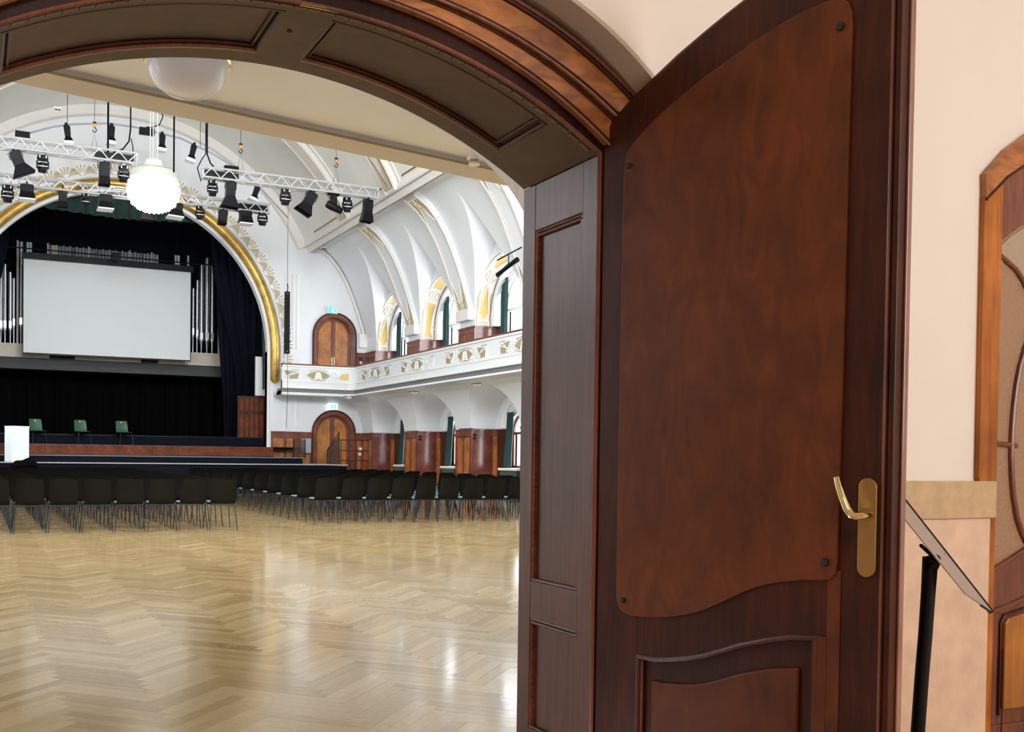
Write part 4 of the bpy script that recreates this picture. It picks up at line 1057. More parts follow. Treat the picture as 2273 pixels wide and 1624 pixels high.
# ------------------------------------------------ organ
org = empty('pipe_organ', (CX, 39.5, 4.4), 0, 'pipe organ front with tin pipes and pale maple rails behind the screen', 'organ')
OX = 4.57
def PO(mb, name, m, **k): return P(mb, name, m, org, **k)
PO(MB().box(OX - 4.5, OX + 4.42, 39.3, 39.9, 4.86, 5.24), 'base_board', 'maple')
for a, b in ((-5.2, -2.02), (-1.12, 1.32), (1.97, 4.42)): PO(MB().box(OX + a, OX + b, 39.25, 39.35, 4.73, 4.875), 'apron_board', 'maple')
PO(MB().box(OX - 5.2, OX + 4.55, 39.35, 40.2, 4.45, 4.80), 'bearing_beam', 'greybeam')
PO(MB().box(OX - 5.2, OX + 4.6, 38.9, 40.2, 4.28, 4.46), 'bearing_beam', 'greybeam')
def pipe_(x, top, foot, r, y=39.5, mm='pipe', joints=()):
    m_ = MB(); m_.lathe([(.02, 5.24), (.022, 5.30), (r * .8, foot - .06), (r * 1.06, foot), (r, foot + .04), (r, top), (r * .9, top)], (x, y, 0), 12)
    o = PO(m_, 'organ_pipe', mm, smooth=True)
    t = MB(); t.box(x - r * .7, x + r * .7, y - r * 1.02, y - r * .8, foot + .05, foot + .30); ob = t.build('pipe_mouth', 'alu', None); ob.parent = o
for s in (-1, 1):
    for k, (dx, top, foot, r) in enumerate(((3.68, 8.75, 5.74, .085), (3.90, 9.0, 5.76, .10), (4.11, 8.80, 5.76, .075), (3.51, 8.10, 5.85, .060), (3.35, 7.77, 5.90, .055))):
        if s < 0: dx = {3.68: 3.70, 3.90: 3.555, 4.11: 3.375, 3.51: 3.252, 3.35: 3.01}[dx]; top = {3.70: 8.76, 3.555: 8.13, 3.375: 7.85, 3.252: 7.64, 3.01: 9.0}[dx]; r = {3.70: .075, 3.555: .065, 3.375: .062, 3.252: .05, 3.01: .08}[dx]
        pipe_(OX + s * dx, top, foot, r)
    PO(MB().box(OX + s * 3.13 - .035, OX + s * 3.13 + .035, 39.42, 39.5, 5.2, 9.03), 'organ_post', 'maple')
    PO(MB().box(OX + s * 4.36 - .03, OX + s * 4.36 + .03, 39.42, 39.5, 4.8, 6.8), 'organ_post', 'maple')
    for dx in (2.78, 2.68): PO(MB().lathe([(.07, 8.2), (.07, 9.02), (.05, 9.03)], (OX + s * dx, 39.6, 0), 10), 'organ_pipe', 'alu', smooth=True)
n_ = 34
for i in range(n_):
    x = OX - 2.0 + 3.95 * i / (n_ - 1)
    o = PO(MB().lathe([(.055, 8.15), (.055, 8.99 - .03 * (i % 2)), (.045, 9.0 - .03 * (i % 2))], (x, 39.55, 0), 8), 'organ_pipe', 'alu' if i % 7 else 'pipe', smooth=True)
for dx in (-2.08, -.62, .9, 1.72): PO(MB().box(OX + dx - .03, OX + dx + .03, 39.42, 39.5, 8.1, 9.03), 'organ_post', 'maple')
for s in (-1,): PO(MB().box(OX - 1.95, OX - 1.72, 39.45, 39.5, 8.15, 8.97), 'organ_post', 'maple')

# screen
sc_ = empty('projection_screen', (CX, 38.4, 8.3), 0, 'large white projection screen hanging in front of the organ', 'screen')
P(MB().box(1.603, 7.595, 38.40, 38.41, 4.83, 8.26), 'screen_cloth', 'screen', sc_)
P(MB().box(1.53, 7.68, 38.30, 38.50, 8.19, 8.42), 'roller_case', 'black', sc_)
P(MB().box(1.58, 7.62, 38.38, 38.43, 4.795, 4.835), 'bottom_bar', 'black', sc_)
P(MB().box(1.575, 1.605, 38.395, 38.415, 4.82, 8.2), 'side_border', 'black', sc_)
P(MB().box(7.595, 7.625, 38.395, 38.415, 4.82, 8.2), 'side_border', 'black', sc_)
rod = empty('lighting_bar', (CX, 38.0, 8.45), 0, 'thin black bar spanning above the projection screen', 'bar')
P(MB().tube([(.3, 38, 8.50), (8.93, 38, 8.455)], .025, 6), 'tube', 'leg', rod)
P(MB().box(4.62, 4.88, 37.9, 38.1, 8.33, 8.60), 'projector_box', 'black', rod)
for x in (2.0, 7.0): P(MB().tube([(x, 38, 8.48), (x, 38, 10.85)], .01, 4), 'suspension_wire', 'black', rod)

# ------------------------------------------------ lectern and stage chairs
lc = empty('lectern', (1.24, 32.0, 1.165), math.radians(24), 'white box lectern standing on the black podium at the far left', 'lectern')
m_ = MB(); m_.box(-.27, .27, -.24, .24, -.21, .845); m_.build('lectern_body', 'lectern', lc, bevel=.01)
MB().box(-.28, .28, -.25, .25, .845, .86).build('lectern_top', 'lectern', lc)
lc.location = (1.17, 32.1, 1.162)

def chair_proto(shell_m, leg_m, label, pad=True, tag_=False):
    root = empty('shell_chair', (0, 0, 0), 0, label, 'chair')
    rows = []
    def prof(u):   # backrest and seat shell, u across -1..1
        return [(.02 + .035 * u * u, .445), (-.012 + .03 * u * u, .50), (-.034 + .03 * u * u, .60), (-.062 + .03 * u * u, .72), (-.100 + .03 * u * u, .835)]
    us = [-1, -.7, -.35, 0, .35, .7, 1]
    hw = [.206, .210, .207, .201, .193]
    front = [[(u * hw[j], prof(u)[j][0], prof(u)[j][1] + (.0 if j < 4 else -.012 * abs(u) ** 6)) for u in us] for j in range(5)]
    back = [[(x, y - .012, z) for x, y, z in r] for r in front]
    m_ = MB(); m_.strip(front); m_.strip([list(reversed(r)) for r in back])
    m_.strip([front[-1], back[-1]]); m_.strip([back[0], front[0]]); m_.strip([[r[0] for r in front], [r[0] for r in back]]); m_.strip([[r[-1] for r in back], [r[-1] for r in front]])
    bk = m_.build('backrest', shell_m, root, smooth=True)
    s_ = MB().prism([(-.20, .03), (.20, .03), (.215, .25), (.205, .44), (.15, .47), (-.15, .47), (-.205, .44), (-.215, .25)], .432, .445, axis='z')
    s_.build('seat', shell_m, root, bevel=.004)
    if pad: MB().prism([(-.19, .06), (.19, .06), (.20, .25), (.19, .43), (.14, .455), (-.14, .455), (-.19, .43), (-.20, .25)], .446, .472, axis='z').build('seat_pad', 'teal', root, bevel=.008)
    for sx in (-1, 1):
        MB().tube([(sx * .17, .05, .425), (sx * .195, .02, .40), (sx * .232, -.03, .0)], .0085, 6).build('leg', leg_m, root, smooth=True)
        MB().tube([(sx * .17, .40, .425), (sx * .195, .43, .40), (sx * .232, .47, .0)], .0085, 6).build('leg', leg_m, root, smooth=True)
    MB().tube([(-.20, .03, .418), (.20, .03, .418)], .009, 6).build('cross_bar', leg_m, root)
    MB().tube([(-.18, .05, .42), (-.18, .42, .42)], .008, 6).build('side_bar', leg_m, root)
    MB().tube([(.18, .05, .42), (.18, .42, .42)], .008, 6).build('side_bar', leg_m, root)
    if tag_: MB().box(-.022, .022, -.079, -.070, .765, .795).build('hand_hole', 'whitep', root)
    return root
ch = chair_proto('blackp', 'leg', '')
first = True
def place(x, y, rz, label, group, z=0):
    global first
    o = ch if first else copy_tree(ch)
    first = False
    o.location = (x, y, z); o.rotation_euler = (0, 0, rz); o['label'] = label; o['group'] = group
    return o
NL, NR = 13, 12
for k in range(NL):
    y = 16.24 + k * 1.07
    for c in range(8):
        x = 3.78 - c * .50
        rn = 'nearest row' if k == 0 else ('farthest row' if k == NL - 1 else ORD[k] + ' row')
        place(x + random.uniform(-.006, .006), y + random.uniform(-.02, .02), random.uniform(-.025, .025), 'black shell chair, %s of left block, %s seat from the aisle' % (rn, ORD[c]), 'black shell chairs in rows, left block')
for k in range(NR):
    y = 17.22 + k * 1.07
    for c in range(12):
        x = 5.90 + c * .50
        rn = 'nearest row' if k == 0 else ('farthest row' if k == NR - 1 else ORD[k] + ' row')
        place(x + random.uniform(-.008, .008), y + random.uniform(-.03, .03), random.uniform(-.03, .03), 'black shell chair, %s of right block, %s seat from the aisle' % (rn, ORD[c]), 'black shell chairs in rows, right block')
gc = chair_proto('green', 'leg', '', False, True)
for i, (x, y, l) in enumerate(((1.87, 35.3, 'leftmost of the three green shell chairs on stage, beside the lectern'), (3.30, 35.3, 'middle one of the three green shell chairs on stage'), (4.66, 35.3, 'rightmost of the three green shell chairs on stage'))):
    o = gc if i == 0 else copy_tree(gc)
    o.location = (x, y, 1.52); o.rotation_euler = (0, 0, PI + .22); o['label'] = l; o['group'] = 'green shell chairs on the stage'
# dark jacket lying over the last seats by the lectern
jk = MB(); rows = []
for i in range(9):
    a = i / 8; r = []
    for j in range(11):
        b = j / 10; r.append((1.0 + .75 * b, 31.0 + .45 * a, .86 + .20 * math.sin(PI * a) * math.sin(PI * b) ** .6 * (1 + .25 * math.sin(9 * b + 3 * a)) ))
    rows.append(r)
jk.strip(rows); jk.strip([[(x, y, .80) for x, y, z in r] for r in rows]); 
tag(jk.build('coat', 'void', smooth=True, fix=False), 'crumpled black coat lying at the foot of the lectern', 'coat')

# ------------------------------------------------ trusses, lamps
def truss(name, xa, xb, y, z, label):
    t = empty(name, ((xa + xb) / 2, y, z), 0, label, 'truss', 'aluminium lighting trusses')
    h = .13
    def Q(mb, nm, m, **k): return P(mb, nm, m, t, **k)
    for dy in (-h, h):
        for dz in (-h, h): Q(MB().tube([(xa, y + dy, z + dz), (xb, y + dy, z + dz)], .029, 8), 'chord', 'alu', smooth=True)
    n = max(2, int(round((xb - xa) / .24))); st_ = (xb - xa) / n
    for i in range(n):
        a = xa + i * st_; u, v = (-h, h) if i % 2 == 0 else (h, -h)
        Q(MB().tube([(a, y - h, z + u), (a + st_, y - h, z + v)], .017, 6), 'brace', 'alu')
        Q(MB().tube([(a, y + h, z - u), (a + st_, y + h, z - v)], .014, 6), 'brace', 'alu')
        Q(MB().tube([(a, y + u, z - h), (a + st_, y + v, z - h)], .013, 6), 'brace', 'alu')
    for x in (xa + .01, xb - .01):
        Q(MB().tube([(x, y - h, z - h), (x, y - h, z + h), (x, y + h, z + h), (x, y + h, z - h)], .014, 6, closed=True), 'end_frame', 'alu')
    Q(MB().box(xa + .08, xa + 1.0, y - .06, y + .1, z - .09, z + .07) if 'right' in label else MB().box(xb - 1.05, xb - .08, y - .06, y + .1, z - .09, z + .07), 'dimmer_box', 'black')
    return t
truss('lighting_truss', -1.6, 3.90, 27.0, 8.97, 'front lighting truss left of the chandelier')
truss('lighting_truss', 5.62, 10.72, 27.0, 8.84, 'front lighting truss right of the chandelier')
truss('lighting_truss', .1, 8.40, 30.2, 8.86, 'rear lighting truss nearer the stage, behind the chandelier')

def moving_head(x, y, ztop, h, label, tilt=0):
    d = empty('moving_head_lamp', (x, y, ztop), 0, label, 'spotlight', 'moving head lamps'); d.rotation_euler = (0, 0, tilt)
    s = h / .46
    MB().box(-.035 * s, .035 * s, -.03, .03, -.05 * s, .06 * s).build('clamp', 'alu', d)
    MB().lathe([(.13 * s, -.16 * s), (.14 * s, -.14 * s), (.13 * s, -.06 * s), (.10 * s, -.045 * s)], (0, 0, 0), 12).build('base', 'black', d, smooth=True)
    for q in (-1, 1):
        MB().prism([(q * .10 * s, -.15 * s), (q * .155 * s, -.20 * s), (q * .155 * s, -.36 * s), (q * .12 * s, -.38 * s), (q * .11 * s, -.22 * s)], -.04, .04).build('yoke_arm', 'black', d)
        MB().box(q * .075 * s - .015, q * .075 * s + .015, -.145 * s, -.125 * s, -.14 * s, -.08 * s).build('handle', 'alu', d)
    hd_ = MB(Matrix.Translation((0, 0, -.34 * s)) @ Matrix.Rotation(.25, 4, 'X')); hd_.lathe([(.05 * s, .12 * s), (.11 * s, .10 * s), (.125 * s, 0), (.115 * s, -.09 * s), (.10 * s, -.14 * s), (.02, -.145 * s)], (0, 0, 0), 16)
    hh = hd_.build('head', 'black', d, smooth=True)
    r_ = MB(Matrix.Translation((0, 0, -.34 * s)) @ Matrix.Rotation(.25, 4, 'X')); r_.tube([(.128 * s * math.cos(a), .128 * s * math.sin(a), .03 * s) for a in [2 * PI * i / 16 for i in range(16)]], .012 * s, 5, closed=True)
    r_.build('reflective_ring', 'whitep', hh)
def barn(x, y, ztop, L, w, tilt, spread, label, wide=0, doors=.6, lit=False):
    d = empty('barn_door_lamp', (x, y, ztop), 0, label, 'spotlight', 'theatre lamps with barn doors'); d.rotation_euler = (0, tilt, 0)
    MB().box(-.02, .02, -.02, .02, -.02, .09).build('clamp', 'black', d)
    MB().tube([(-w * .62, 0, -L * .3), (-w * .62, 0, -.02), (w * .62, 0, -.02), (w * .62, 0, -L * .3)], .012, 5).build('yoke', 'black', d)
    b_ = MB(); b_.prism([(-w / 2, -.05), (-w * .4, -.02), (w * .4, -.02), (w / 2, -.05), (w / 2, -L * (1 - doors)), (-w / 2, -L * (1 - doors))], -w * .45, w * .45)
    bd = b_.build('housing', 'black', d, bevel=.01)
    for i in range(3): MB().box(-w * .3 + i * w * .25, -w * .3 + i * w * .25 + .02, -w * .47, -w * .45, -L * .3, -.08).build('cooling_rib', 'leg', bd)
    z0, z1 = -L * (1 - doors), -L; e = w * spread
    for s in (-1, 1):
        MB().add([(s * w / 2, -w * .45, z0), (s * w / 2, w * .45, z0), (s * e, w * .6, z1), (s * e, -w * .6, z1)] + [(s * w / 2 - s * .008, -w * .45, z0), (s * w / 2 - s * .008, w * .45, z0), (s * e - s * .008, w * .6, z1), (s * e - s * .008, -w * .6, z1)],
                 [(0, 1, 2, 3), (7, 6, 5, 4), (0, 3, 7, 4), (1, 5, 6, 2), (2, 6, 7, 3), (0, 4, 5, 1)]).build('barn_door', 'black', d)
        MB().add([(-w / 2, s * w * .45, z0), (w / 2, s * w * .45, z0), (e, s * w * .62, z1), (-e, s * w * .62, z1)] + [(-w / 2, s * w * .45 - s * .008, z0), (w / 2, s * w * .45 - s * .008, z0), (e, s * w * .62 - s * .008, z1), (-e, s * w * .62 - s * .008, z1)],
                 [(0, 1, 2, 3), (7, 6, 5, 4), (0, 3, 7, 4), (1, 5, 6, 2), (2, 6, 7, 3), (0, 4, 5, 1)]).build('barn_door', 'black', d)
    if lit:
        MB().box(-e, e, -w * .63, w * .63, z1 - .035, z1).build('pale_edge', 'whitep', d)
def small_lamp(x, y, ztop, h, tilt, label):
    d = empty('arc_lamp', (x, y, ztop), 0, label, 'spotlight', 'small lamps on the curved bar'); d.rotation_euler = (0, tilt, 0)
    MB().box(-.05, .03, -.03, .03, -.08, .05).build('clamp', 'black', d)
    MB().prism([(-.09, -.03), (.02, -.0), (.09, -.08), (.08, -h * .62), (-.07, -h * .62)], -.08, .08).build('housing', 'black', d, bevel=.01)
    m_ = MB(); z0, z1 = -h * .62, -h * .82
    m_.add([(-.07, -.07, z0), (.08, -.07, z0), (.08, .07, z0), (-.07, .07, z0), (-.13, -.13, z1), (.14, -.13, z1), (.14, .13, z1), (-.13, .13, z1)], [(0, 1, 5, 4), (1, 2, 6, 5), (2, 3, 7, 6), (3, 0, 4, 7), (0, 3, 2, 1)]); m_.build('hood', 'black', d)
    m_ = MB(); m_.add([(-.13, -.13, z1), (.14, -.13, z1), (.14, .13, z1), (-.13, .13, z1), (-.15, -.14, -h), (.13, -.14, -h), (.13, .14, -h), (-.15, .14, -h)], [(0, 1, 5, 4), (1, 2, 6, 5), (2, 3, 7, 6), (3, 0, 4, 7), (0, 3, 2, 1), (4, 5, 6, 7)]); m_.build('flap', 'lamp_face', d)
def profile_lamp(x, y, ztop, label):
    d = empty('profile_lamp', (x, y, ztop), 0, label, 'spotlight')
    MB().box(-.18, .18, -.05, .05, -.10, -.02).build('base', 'black', d, bevel=.02)
    MB().box(-.09, .09, -.08, .08, -.36, -.09).build('yoke', 'black', d, bevel=.02)
    MB().tube([(-.20, 0, -.34), (-.05, 0, -.40), (.14, 0, -.47), (.26, 0, -.52)], [.10, .12, .10, .08], 12).build('barrel', 'black', d, smooth=True)
    MB().tube([(.255, 0, -.518), (.285, 0, -.53)], .07, 12).build('lens', 'steelgrey', d)
tp1, tp2 = 'on the front left truss', 'on the front right truss'
barn(.88, 27, 8.80, .62, .26, -.42, 1.1, 'tilted barn door lamp at the left end of the front left truss', doors=.40)
moving_head(1.57, 27, 8.82, .46, 'moving head lamp with white ring, middle of the front left truss')
barn(3.08, 27, 8.80, .60, .26, 0, .55, 'tall straight lamp hanging on the front left truss near its right end', doors=.35)
moving_head(3.57, 27, 8.80, .44, 'moving head lamp at the right end of the front left truss')
moving_head(5.91, 27, 8.70, .44, 'moving head hanging at the left end of the front right truss')
barn(6.42, 27, 8.70, .72, .25, .06, 1.0, 'long lamp with flared doors, second on the front right truss', doors=.42)
moving_head(7.96, 27, 8.70, .46, 'moving head hanging mid-way along the front right truss')
barn(8.78, 27, 8.66, .66, .28, .50, .9, 'tilted barn door lamp right of the truss middle, doors spread', doors=.40)
profile_lamp(9.38, 27, 8.74, 'short profile spotlight pointing right on the front right truss')
moving_head(9.80, 27, 8.68, .44, 'moving head hanging near the right end of the front right truss')
barn(10.45, 27, 8.66, .66, .25, .10, .7, 'rounded lamp at the right tip of the front right truss', doors=.42)
moving_head(.83, 30.2, 8.76, .50, 'moving head at the left end of the rear truss')
barn(1.34, 30.2, 8.80, .42, .36, 0, .62, 'wide lamp second from the left on the rear truss', doors=.45, lit=True)
barn(2.30, 30.2, 8.78, .52, .22, 0, .7, 'dark upright lamp in front of the green valance, left of two', doors=.3)
moving_head(2.93, 30.2, 8.76, .38, 'dark moving head before the green valance')
barn(3.48, 30.2, 8.76, .42, .36, 0, .62, 'wide lamp with pale lower edge left of the chandelier', doors=.45, lit=True)
barn(4.66, 30.2, 8.76, .62, .22, 0, .8, 'dark lamp hanging directly below the chandelier', doors=.35)
barn(5.51, 30.2, 8.74, .42, .38, .05, .62, 'wide lamp with pale lower edge right of the chandelier', doors=.45, lit=True)
moving_head(6.24, 30.2, 8.76, .42, 'moving head on the rear truss just right of the gilded arch')
barn(6.95, 30.2, 8.70, .46, .24, .08, .5, 'upright box lamp on the rear truss before the fan frieze', doors=.2)
barn(7.64, 30.2, 8.78, .44, .34, 0, .62, 'wide lamp on the rear truss, second from its right end', doors=.45, lit=True)
moving_head(8.18, 30.2, 8.82, .46, 'moving head at the right end of the rear truss')
arcp = empty('curved_pipe', (4.3, 31, 11), 0, 'thin curved grey pipe arching above the trusses', 'pipe')
apts = [(-.3, 9.5), (.5, 10.05), (1.31, 10.44), (2.11, 10.77), (2.61, 10.91), (3.64, 11.08), (4.43, 11.08), (5.78, 10.93), (6.76, 10.6), (7.47, 10.27), (8.35, 9.68), (9.25, 8.84)]
P(MB().tube([(x, 31, z) for x, z in apts], .028, 8), 'tube', 'steelgrey', arcp, smooth=True)
for x, z in ((2.48, 10.88), (6.4, 10.75)): P(MB().tube([(x, 31, z), (x, 31, 12.6)], .008, 4), 'suspension_wire', 'leg', arcp)
small_lamp(2.46, 31, 10.88, .60, -.1, 'small black lamp with white flap on the curved pipe, leftmost')
small_lamp(3.75, 31, 11.05, .60, .05, 'small black lamp with white flap near the top of the curved pipe')
small_lamp(5.24, 31, 11.0, .56, .05, 'small black lamp on the curved pipe just right of the chandelier cables')
small_lamp(6.22, 31, 10.80, .58, .25, 'small tilted lamp on the right fall of the curved pipe')
small_lamp(8.24, 31, 9.76, .52, .35, 'small lamp low on the right end of the curved pipe')
tag(MB().box(4.55, 5.0, 30.94, 31.1, 10.90, 11.10).build('junction_box', 'black', bevel=.01), 'black box fixed to the curved pipe above the chandelier', 'box')
tag(MB().box(7.15, 7.6, 30.9, 31.1, 10.05, 10.27).build('junction_box', 'black', bevel=.02), 'black box on the curved pipe above the right truss', 'box')
tag(MB().box(1.05, 1.45, 30.9, 31.1, 10.30, 10.50).build('junction_box', 'black', bevel=.02), 'black box at the left end of the curved pipe', 'box')

# cables, chain hooks
def cable(pts, r, label, m='black'): tag(MB().tube(pts, r, 6).build('cable', m, smooth=True), label, 'cable')
cable([(3.17, 27, 9.05), (3.17, 27, 12.6)], .028, 'straight black cable dropping to the front left truss')
cable([(3.30, 27, 9.07), (3.55, 27, 9.20), (3.70, 27, 9.42), (3.74, 27, 9.75), (3.73, 27, 12.6)], .022, 'black cable curving into the right end of the front left truss')
cable([(3.75, 27, 9.5), (3.80, 27, 9.3), (3.82, 27, 9.0)], .014, 'thin black cable tail at the end of the front left truss')
cable([(4.87, 27.0, 8.75), (4.87, 27, 12.6)], .026, 'straight black cable dropping right of the chandelier')
cable([(5.60, 27, 8.6), (5.50, 27, 8.95), (5.62, 27, 9.2), (5.72, 27, 9.35), (5.73, 27, 12.6)], .016, 'thin black cable looping to the left end of the front right truss')
cable([(5.98, 27, 9.0), (5.85, 27, 9.12), (5.76, 27, 9.35), (5.75, 27, 12.6)], .022, 'thicker black cable feeding the front right truss')
cable([(5.15, 31, 12.2), (5.25, 31, 11.5), (5.15, 31, 11.25), (4.95, 31, 11.15), (4.75, 31, 11.12)], .018, 'black cable curving down to the box on the curved pipe')
for i, (x, z) in enumerate(((2.83, 9.70), (6.68, 9.66), (9.45, 9.62))):
    hk = empty('chain_hook', (x, 27, z), 0, ('orange chain hook above the front left truss', 'orange chain hook above the left part of the front right truss', 'orange chain hook above the right part of the front right truss')[i], 'hook', 'orange chain hooks')
    MB().box(-.035, .035, -.03, .03, -.04, .05).build('hook_block', 'orangep', hk); MB().box(-.04, .04, -.03, .03, .05, .10).build('hook_cap', 'black', hk)
    MB().tube([(0, 0, -.04), (.045, 0, -.08), (.04, 0, -.14), (0, 0, -.17), (-.04, 0, -.14), (-.035, 0, -.10)], .012, 6).build('hook', 'black', hk)
    MB().tube([(0, 0, .1), (0, 0, (2.4, 2.4, 1.35)[i])], .006, 4).build('hook_chain', 'leg', hk)
    MB().tube([(-.08, 0, -.62), (0, 0, -.16), (.08, 0, -.62)], .006, 4).build('sling', 'leg', hk)
for i, (x, y) in enumerate(((2.19, 27), (2.41, 27), (8.01, 33.0))):
    pass

# ------------------------------------------------ chandelier
cx_, cy_ = 4.6, 28.6
chn = empty('chandelier', (cx_, cy_, 9.4), 0, 'round glowing crystal chandelier hanging over the aisle between the trusses', 'chandelier')
def C_(mb, nm, m, **k): return P(mb, nm, m, chn, **k)
for dx, dy in ((-.10, 0), (.10, 0), (0, .12)): C_(MB().tube([(cx_ + dx, cy_ + dy, 9.4), (cx_ + dx * .9, cy_ + dy, 12.9)], .014, 6), 'suspension_rod', 'white2')
C_(MB().lathe([(.06, 9.50), (.24, 9.45), (.27, 9.33), (.30, 9.20), (.20, 9.18)], (cx_, cy_, 0), 24), 'canopy', 'crystal_t', smooth=True)
C_(MB().lathe([(.35, 9.22), (.55, 9.19), (.655, 9.12), (.675, 9.05), (.68, 8.92), (.66, 8.90)], (cx_, cy_, 0), 32, cap=False), 'glass_band', 'crystal_t', smooth=True)
tiers = ((9.02, .655, .17), (8.86, .70, .17), (8.70, .735, .17), (8.54, .71, .17), (8.38, .62, .16), (8.25, .47, .15), (8.15, .30, .12))
for zt, r, hgt in tiers:
    m_ = MB(); n = max(14, int(r * 48))
    for i in range(n):
        a = 2 * PI * i / n; c, s = math.cos(a), math.sin(a); w = PI * r / n * .86
        x, y = cx_ + r * c, cy_ + r * s
        m_.add([(x - s * w, y + c * w, zt), (x + s * w, y - c * w, zt), (x + s * w * .9, y - c * w * .9, zt - hgt * .8), (x, y, zt - hgt), (x - s * w * .9, y + c * w * .9, zt - hgt * .8), (cx_ + (r - .03) * c, cy_ + (r - .03) * s, zt - hgt * .4)],
               [(0, 1, 2, 3, 4), (0, 5, 1), (1, 5, 2), (2, 5, 3), (3, 5, 4), (4, 5, 0)])
    C_(m_, 'crystal_tier', 'crystal_m' if zt > 8.8 else 'crystal')
C_(MB().lathe([(.60, 8.85), (.66, 8.7), (.56, 8.35), (.25, 8.13), (.05, 8.10)], (cx_, cy_, 0), 24, cap=False), 'inner_glow', 'crystal', smooth=True)

# ------------------------------------------------ dome lamp and smoke detector under the rear gallery
dm_ = empty('dome_lamp', (1.155, 5.97, 3.64), 0, 'large opal glass dome lamp with a brass ring on the ceiling just inside the doorway', 'lamp')
MB().lathe([(.262, 0), (.268, -.02), (.262, -.07), (.250, -.085), (.235, -.08)], (0, 0, 0), 40).build('brass_ring', 'chromeb', dm_, smooth=True)
MB().lathe([(.243, -.07), (.240, -.10), (.222, -.16), (.185, -.215), (.13, -.255), (.06, -.275), (.01, -.278)], (0, 0, 0), 40).build('glass_bowl', 'opal', dm_, smooth=True)
for a in (2.6, 4.4, 5.6): MB().lathe([(.016, 0), (.016, .016), (.006, .022)], (.258 * math.cos(a), .258 * math.sin(a), -.05), 10).build('ring_knob', 'chromeb', dm_, smooth=True)
sd = empty('smoke_detector', (3.63, 7.07, 3.64), 0, 'small white smoke detector on the ceiling near the doorway arch', 'smoke detector')
MB().lathe([(.062, 0), (.062, -.03), (.05, -.04)], (0, 0, 0), 20).build('base', 'whitep', sd, smooth=True)
MB().lathe([(.035, -.04), (.035, -.065)], (0, 0, 0), 16).build('grille', 'steelgrey', sd); MB().lathe([(.045, -.065), (.045, -.08), (.02, -.088)], (0, 0, 0), 16).build('cap', 'whitep', sd, smooth=True)

# ------------------------------------------------ wall items
la = empty('line_array_speaker', (9.98, 33.5, 4.77), 0, 'slim black column loudspeaker hanging right of the stage arch', 'loudspeaker')
MB().box(-.085, .085, -.07, .07, 0, 2.15).build('cabinet', 'black', la, bevel=.01)
for z in (.08, 2.07): MB().lathe([(.02, -.005), (.02, .005)], (0, -.075, z), 10).build('fixing_eye', 'whitep', la)
MB().tube([(0, 0, 2.15), (0, 0, 7.4)], .008, 5).build('suspension_wire', 'leg', la)
MB().tube([(0, 0, 2.15), (.012, -.02, 2.3), (0, 0, 2.42)], .02, 6).build('shackle', 'leg', la)
MB().tube([(.02, 0, 0), (.05, 0, -1.2), (0.0, 0, -2.6)], .008, 5).build('trailing_cable', 'leg', la)
def exit_sign(x, z, lit, label):
    e = empty('exit_sign', (x, FY - .12, z), 0, label, 'exit sign')
    MB().box(-.20, .20, -.02, .02, -.12, .12).build('sign_box', 'whitelit' if lit else 'whitep', e)
    mm = 'greenlit'
    if not lit: MB().box(-.17, .06, -.03, -.02, -.11, .11).build('green_field', mm, e)
    mw_ = 'whitelit' if not lit else 'greenlit'
    mb = MB(); mb.lathe([(.018, 0), (.018, .001)], (0, 0, 0), 10)
    MB().box(-.02, .01, -.036, -.031, .055, .085).build('figure_head', mw_, e)
    MB().prism([(-.06, .04), (.0, .055), (.035, .01), (.02, -.03), (.05, -.09), (.02, -.095), (-.01, -.03), (-.05, -.09), (-.08, -.08), (-.035, -.01), (-.03, .025), (-.07, .01)], -.036, -.031).build('running_figure', mw_, e)
    MB().box(.09, .13, -.036, -.02, -.09, .09).build('door_symbol', mm if not lit else mw_, e)
    MB().box(-.20, -.14, .0, .10, .10, .14).build('bracket', 'whitep', e)
exit_sign(12.13, 6.60, False, 'green running-man exit sign above the gallery door')
exit_sign(12.16, 3.06, True, 'glowing white exit sign above the lower arched door')
cb_ = empty('hose_cabinet', (13.40, FY - .06, 5.55), 0, 'pale wall cabinet beside the gallery door', 'cabinet')
MB().box(-.19, .19, -.06, .06, -.26, .24).build('case', 'white2', cb_, bevel=.01); MB().box(-.21, .21, -.08, .06, .2, .24).build('cornice', 'whitep', cb_); MB().box(-.06, .06, -.07, -.06, -.15, .16).build('hose_window', 'whitep', cb_)
fs = empty('fire_notice', (13.38, FY - .02, 5.94), 0, 'two tiny red fire symbols above the pale wall cabinet', 'sign')
MB().box(-.07, -.04, -.01, .0, -.06, .06).build('red_bar', 'red', fs); MB().box(-.01, .08, -.01, 0, -.07, .06).build('red_plate', 'red', fs); MB().box(.01, .05, -.015, -.01, -.02, .03).build('white_symbol', 'whitep', fs)
for i, (x, z, nm, mm, l) in enumerate(((13.28, 4.72, 'wall_socket', 'blue', 'blue and white switch on the gallery panelling'), (13.62, 4.95, 'wall_socket', 'whitep', 'small white switch on the gallery panelling'), (13.30, 1.50, 'wall_socket', 'whitep', 'upper white switch right of the lower arched door'), (13.28, 1.30, 'wall_socket', 'whitep', 'lower white switch right of the lower arched door'))):
    e = empty(nm, (x, FY - .075, z), 0, l, 'switch'); MB().box(-.05, .05, -.01, .02, -.04, .06).build('plate', 'whitep', e); MB().box(-.02, .02, -.016, -.01, -.02, .03).build('rocker', mm, e)
